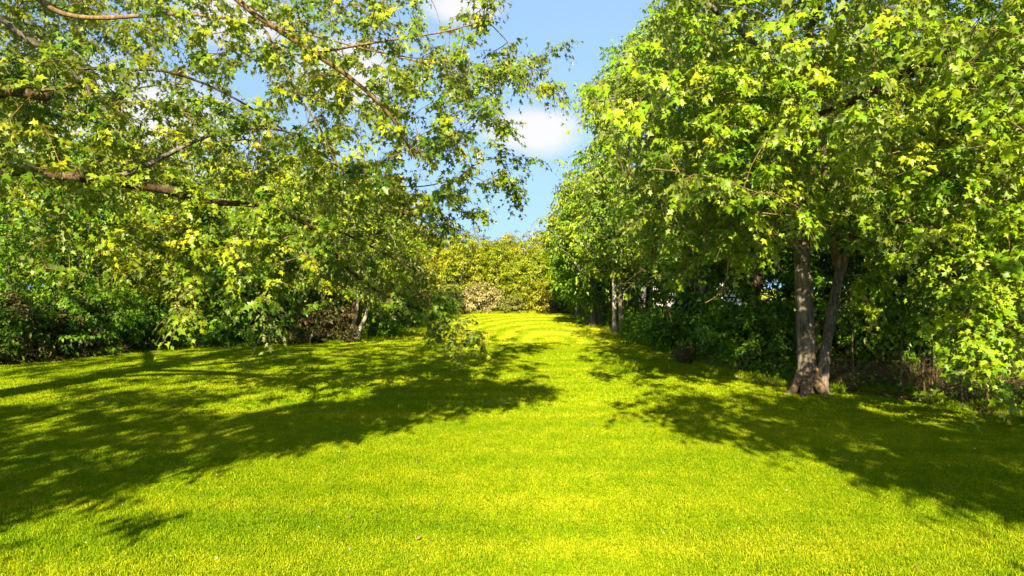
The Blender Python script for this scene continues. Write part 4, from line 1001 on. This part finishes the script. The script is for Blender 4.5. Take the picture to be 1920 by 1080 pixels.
tip = nrm(r.normal(size=(n, 3)) * [1, 1, .3]); nor = nrm(r.normal(size=(n, 3)) * .35 + [0, 0, 1])
V, Fc, tn, _ = leaves_build(Pp, tip, nor, r.uniform(.05, .1, n), r.random(n), LEAF_TRI)
o = link('leaf_litter', mesh_np('leaf_litter', V, Fc, M['litter'], {'tone': tn}), kind='stuff'); o['label'] = 'fallen brown leaves under the left thicket'; o['category'] = 'leaf litter'
# low green ground cover at the wood's foot
def cover(name, yr, bf, side, n, mat, label, spread=1.0, hmax=0.45):
    yy = r.uniform(*yr, n); x_ = bf(yy) + side * (np.abs(r.normal(0, spread, n)) + .05)
    dn = np.sin(x_ * 3.1) * np.sin(yy * 2.3 + 1) + r.normal(size=n) * .5
    k = dn > -0.1; yy, x_ = yy[k], x_[k]; m = len(yy)
    Pp = np.column_stack([x_, yy, gz(x_, yy) + r.uniform(.03, hmax, m) * r.random(m)])
    tip = nrm(r.normal(size=(m, 3)) + [0, -.3, -.1]); nor = nrm(r.normal(size=(m, 3)) * .5 + [0, -.2, .8])
    V, Fc, tn, _ = leaves_build(Pp, tip, nor, r.uniform(.05, .1, m), np.clip(r.normal(.5, .25, m), 0, 1), LEAF_TRI)
    o = link(name, mesh_np(name, V, Fc, M[mat], {'tone': tn}), kind='stuff'); o['label'] = label; o['category'] = 'ground cover'
cover('ground_cover', (13.4, 40), rbound, 1, 26000, 'green', 'low green weeds along the right woodland edge')
cover('ground_cover', (7.5, 13.6), lambda y: rbound(y) + 0.25, 1, 6500, 'green', 'green weeds growing through the dry brush at right', 0.8, 0.55)
cover('ground_cover', (13, 42), lbound, -1, 20000, 'green', 'low green weeds along the left thicket')
# small things lying in the grass: fallen leaves, clover heads
def specks(name, n, size, mat, label, cat, tmpl, z, yr=(4, 18)):
    yy = r.uniform(*yr, n) ; x_ = r.uniform(-0.82, 0.82, n) * yy
    k = (x_ < rbound(yy)) & (x_ > lbound(yy)); yy, x_ = yy[k], x_[k]; m = len(yy)
    Pp = np.column_stack([x_, yy, gz(x_, yy) + z])
    tip = nrm(r.normal(size=(m, 3)) * [1, 1, .5]); nor = nrm(r.normal(size=(m, 3)) * .5 + [0, -.5, 1])
    V, Fc, tn, _ = leaves_build(Pp, tip, nor, size * r.uniform(.6, 1.2, m), r.random(m), tmpl)
    o = link(name, mesh_np(name, V, Fc, M[mat], {'tone': tn}), kind='stuff'); o['label'] = label; o['category'] = cat
M['clover'] = leaf_mat('clover_white', [(0.0, (0.45, 0.42, 0.36)), (1.0, (0.7, 0.68, 0.62))], 0.2)
specks('fallen_leaves', 90, 0.045, 'litter', 'few dry leaves lying on the lawn', 'fallen leaves', LEAF_TRI, 0.03)
specks('clover_flowers', 300, 0.016, 'clover', 'tiny white clover heads dotted over the lawn', 'clover flowers', LEAF_OVAL, 0.03)
# thin bare saplings
saps = [(1735, 750, 10.6, 640), (1748, 752, 10.5, 610), (1778, 758, 10.2, 650), (1806, 764, 9.9, 600), (1815, 765, 9.9, 640), (1690, 742, 11.0, 660), (1858, 772, 9.6, 640), (1604, 735, 11.6, 640)]
sl = ['leftmost of two close bare stems in the dry brush', 'right one of two close bare stems in the dry brush', 'thin bare sapling left of the tall pair near the right edge', 'taller left stem of the pair near the right edge', 'shorter right stem of the pair near the right edge', 'thin sapling among the dry brush right of the forked trunk', 'bare sapling above the leaf litter, nearest the right edge', 'thin stem just right of the forked maple foot']
for i, (px_, py_, d_, ty) in enumerate(saps):
    b = P(px_, py_, d_); b[2] = float(gz(b[0], b[1]))
    top = P(px_ + r.normal() * 10, ty - 60, d_ + .1)
    m = (b + top) / 2 + r.normal(size=3) * .04
    att = top + r.normal(size=(7, 3)) * [.25, .25, .2]
    make_tree('sapling', sl[i], 'sapling', b, [([b - [0, 0, .03], m, top], [.020, .016, .008])], [], att, M['green'], bark='bark_tan', twig='bark_tan', group='saplings in the brush', seed=300 + i, size=.1, nl=5, shoots=3, slen=.3, tsides=6, step=.2, rough=.03, flare=.1, minseed=.4, shootwood=False)

# ------------------------------------------------------------------ white house glimpsed through the wood
def simple_mat(name, c_, rough=0.7):
    m, t, o = base_mat(name); pb = t.nodes.new('ShaderNodeBsdfPrincipled')
    n_ = t.nodes.new('ShaderNodeTexNoise'); n_.inputs['Scale'].default_value = 3
    t.links.new(ramp(t, n_.outputs['Fac'], [(0.3, tuple(k * .85 for k in c_)), (0.7, c_)]), pb.inputs['Base Color'])
    pb.inputs['Roughness'].default_value = rough; t.links.new(pb.outputs[0], o.inputs[0]); return m
M['white'] = simple_mat('white_siding', (0.75, 0.73, 0.70)); M['roof'] = simple_mat('grey_shingle', (0.12, 0.115, 0.11), .9); M['glass'] = simple_mat('window_glass', (0.04, 0.05, 0.06), .1)
hx, hy = 14.2, 47.0
hb = thing('house', 'white house glimpsed between the trees right of the lawn', 'house', (hx, hy, float(gz(hx, hy))))
def box(name, x0, x1, y0, y1, z0, z1, mat, parent):
    V = [(x, y, z) for z in (z0, z1) for y in (y0, y1) for x in (x0, x1)]
    me = bpy.data.meshes.new(name); me.from_pydata(V, [], [(0, 2, 3, 1), (4, 5, 7, 6), (0, 1, 5, 4), (2, 6, 7, 3), (0, 4, 6, 2), (1, 3, 7, 5)]); me.materials.append(M[mat])
    return link(name, me, parent)
box('wall', -4, 4, 0, 6, 0, 2.7, 'white', hb)
me = bpy.data.meshes.new('roof'); me.from_pydata([(-4.4, -.5, 2.6), (4.4, -.5, 2.6), (4.4, 6.5, 2.6), (-4.4, 6.5, 2.6), (-4.4, 3, 4.6), (4.4, 3, 4.6), (-4.4, -.5, 2.72), (4.4, -.5, 2.72), (4.4, 6.5, 2.72), (-4.4, 6.5, 2.72)], [],
    [(0, 3, 2, 1), (0, 1, 7, 6), (2, 3, 9, 8), (6, 7, 5, 4), (8, 9, 4, 5), (0, 6, 4, 9, 3), (1, 2, 8, 5, 7)]); me.materials.append(M['roof']); link('roof', me, hb)
for x0 in (-3, 1.6):
    f_ = box('window', x0, x0 + 1.3, -.05, .02, 1.0, 2.1, 'white', hb); box('pane', x0 + .1, x0 + 1.2, -.06, -.04, 1.1, 2.0, 'glass', f_)
dr_ = box('door', -.5, .5, -.04, .02, 0, 2.1, 'roof', hb); box('handle', .34, .4, -.09, -.03, .95, 1.05, 'white', dr_)
print('TRIS', sum(s[2] for s in STATS), 'LEAVES', sum(s[1] for s in STATS))
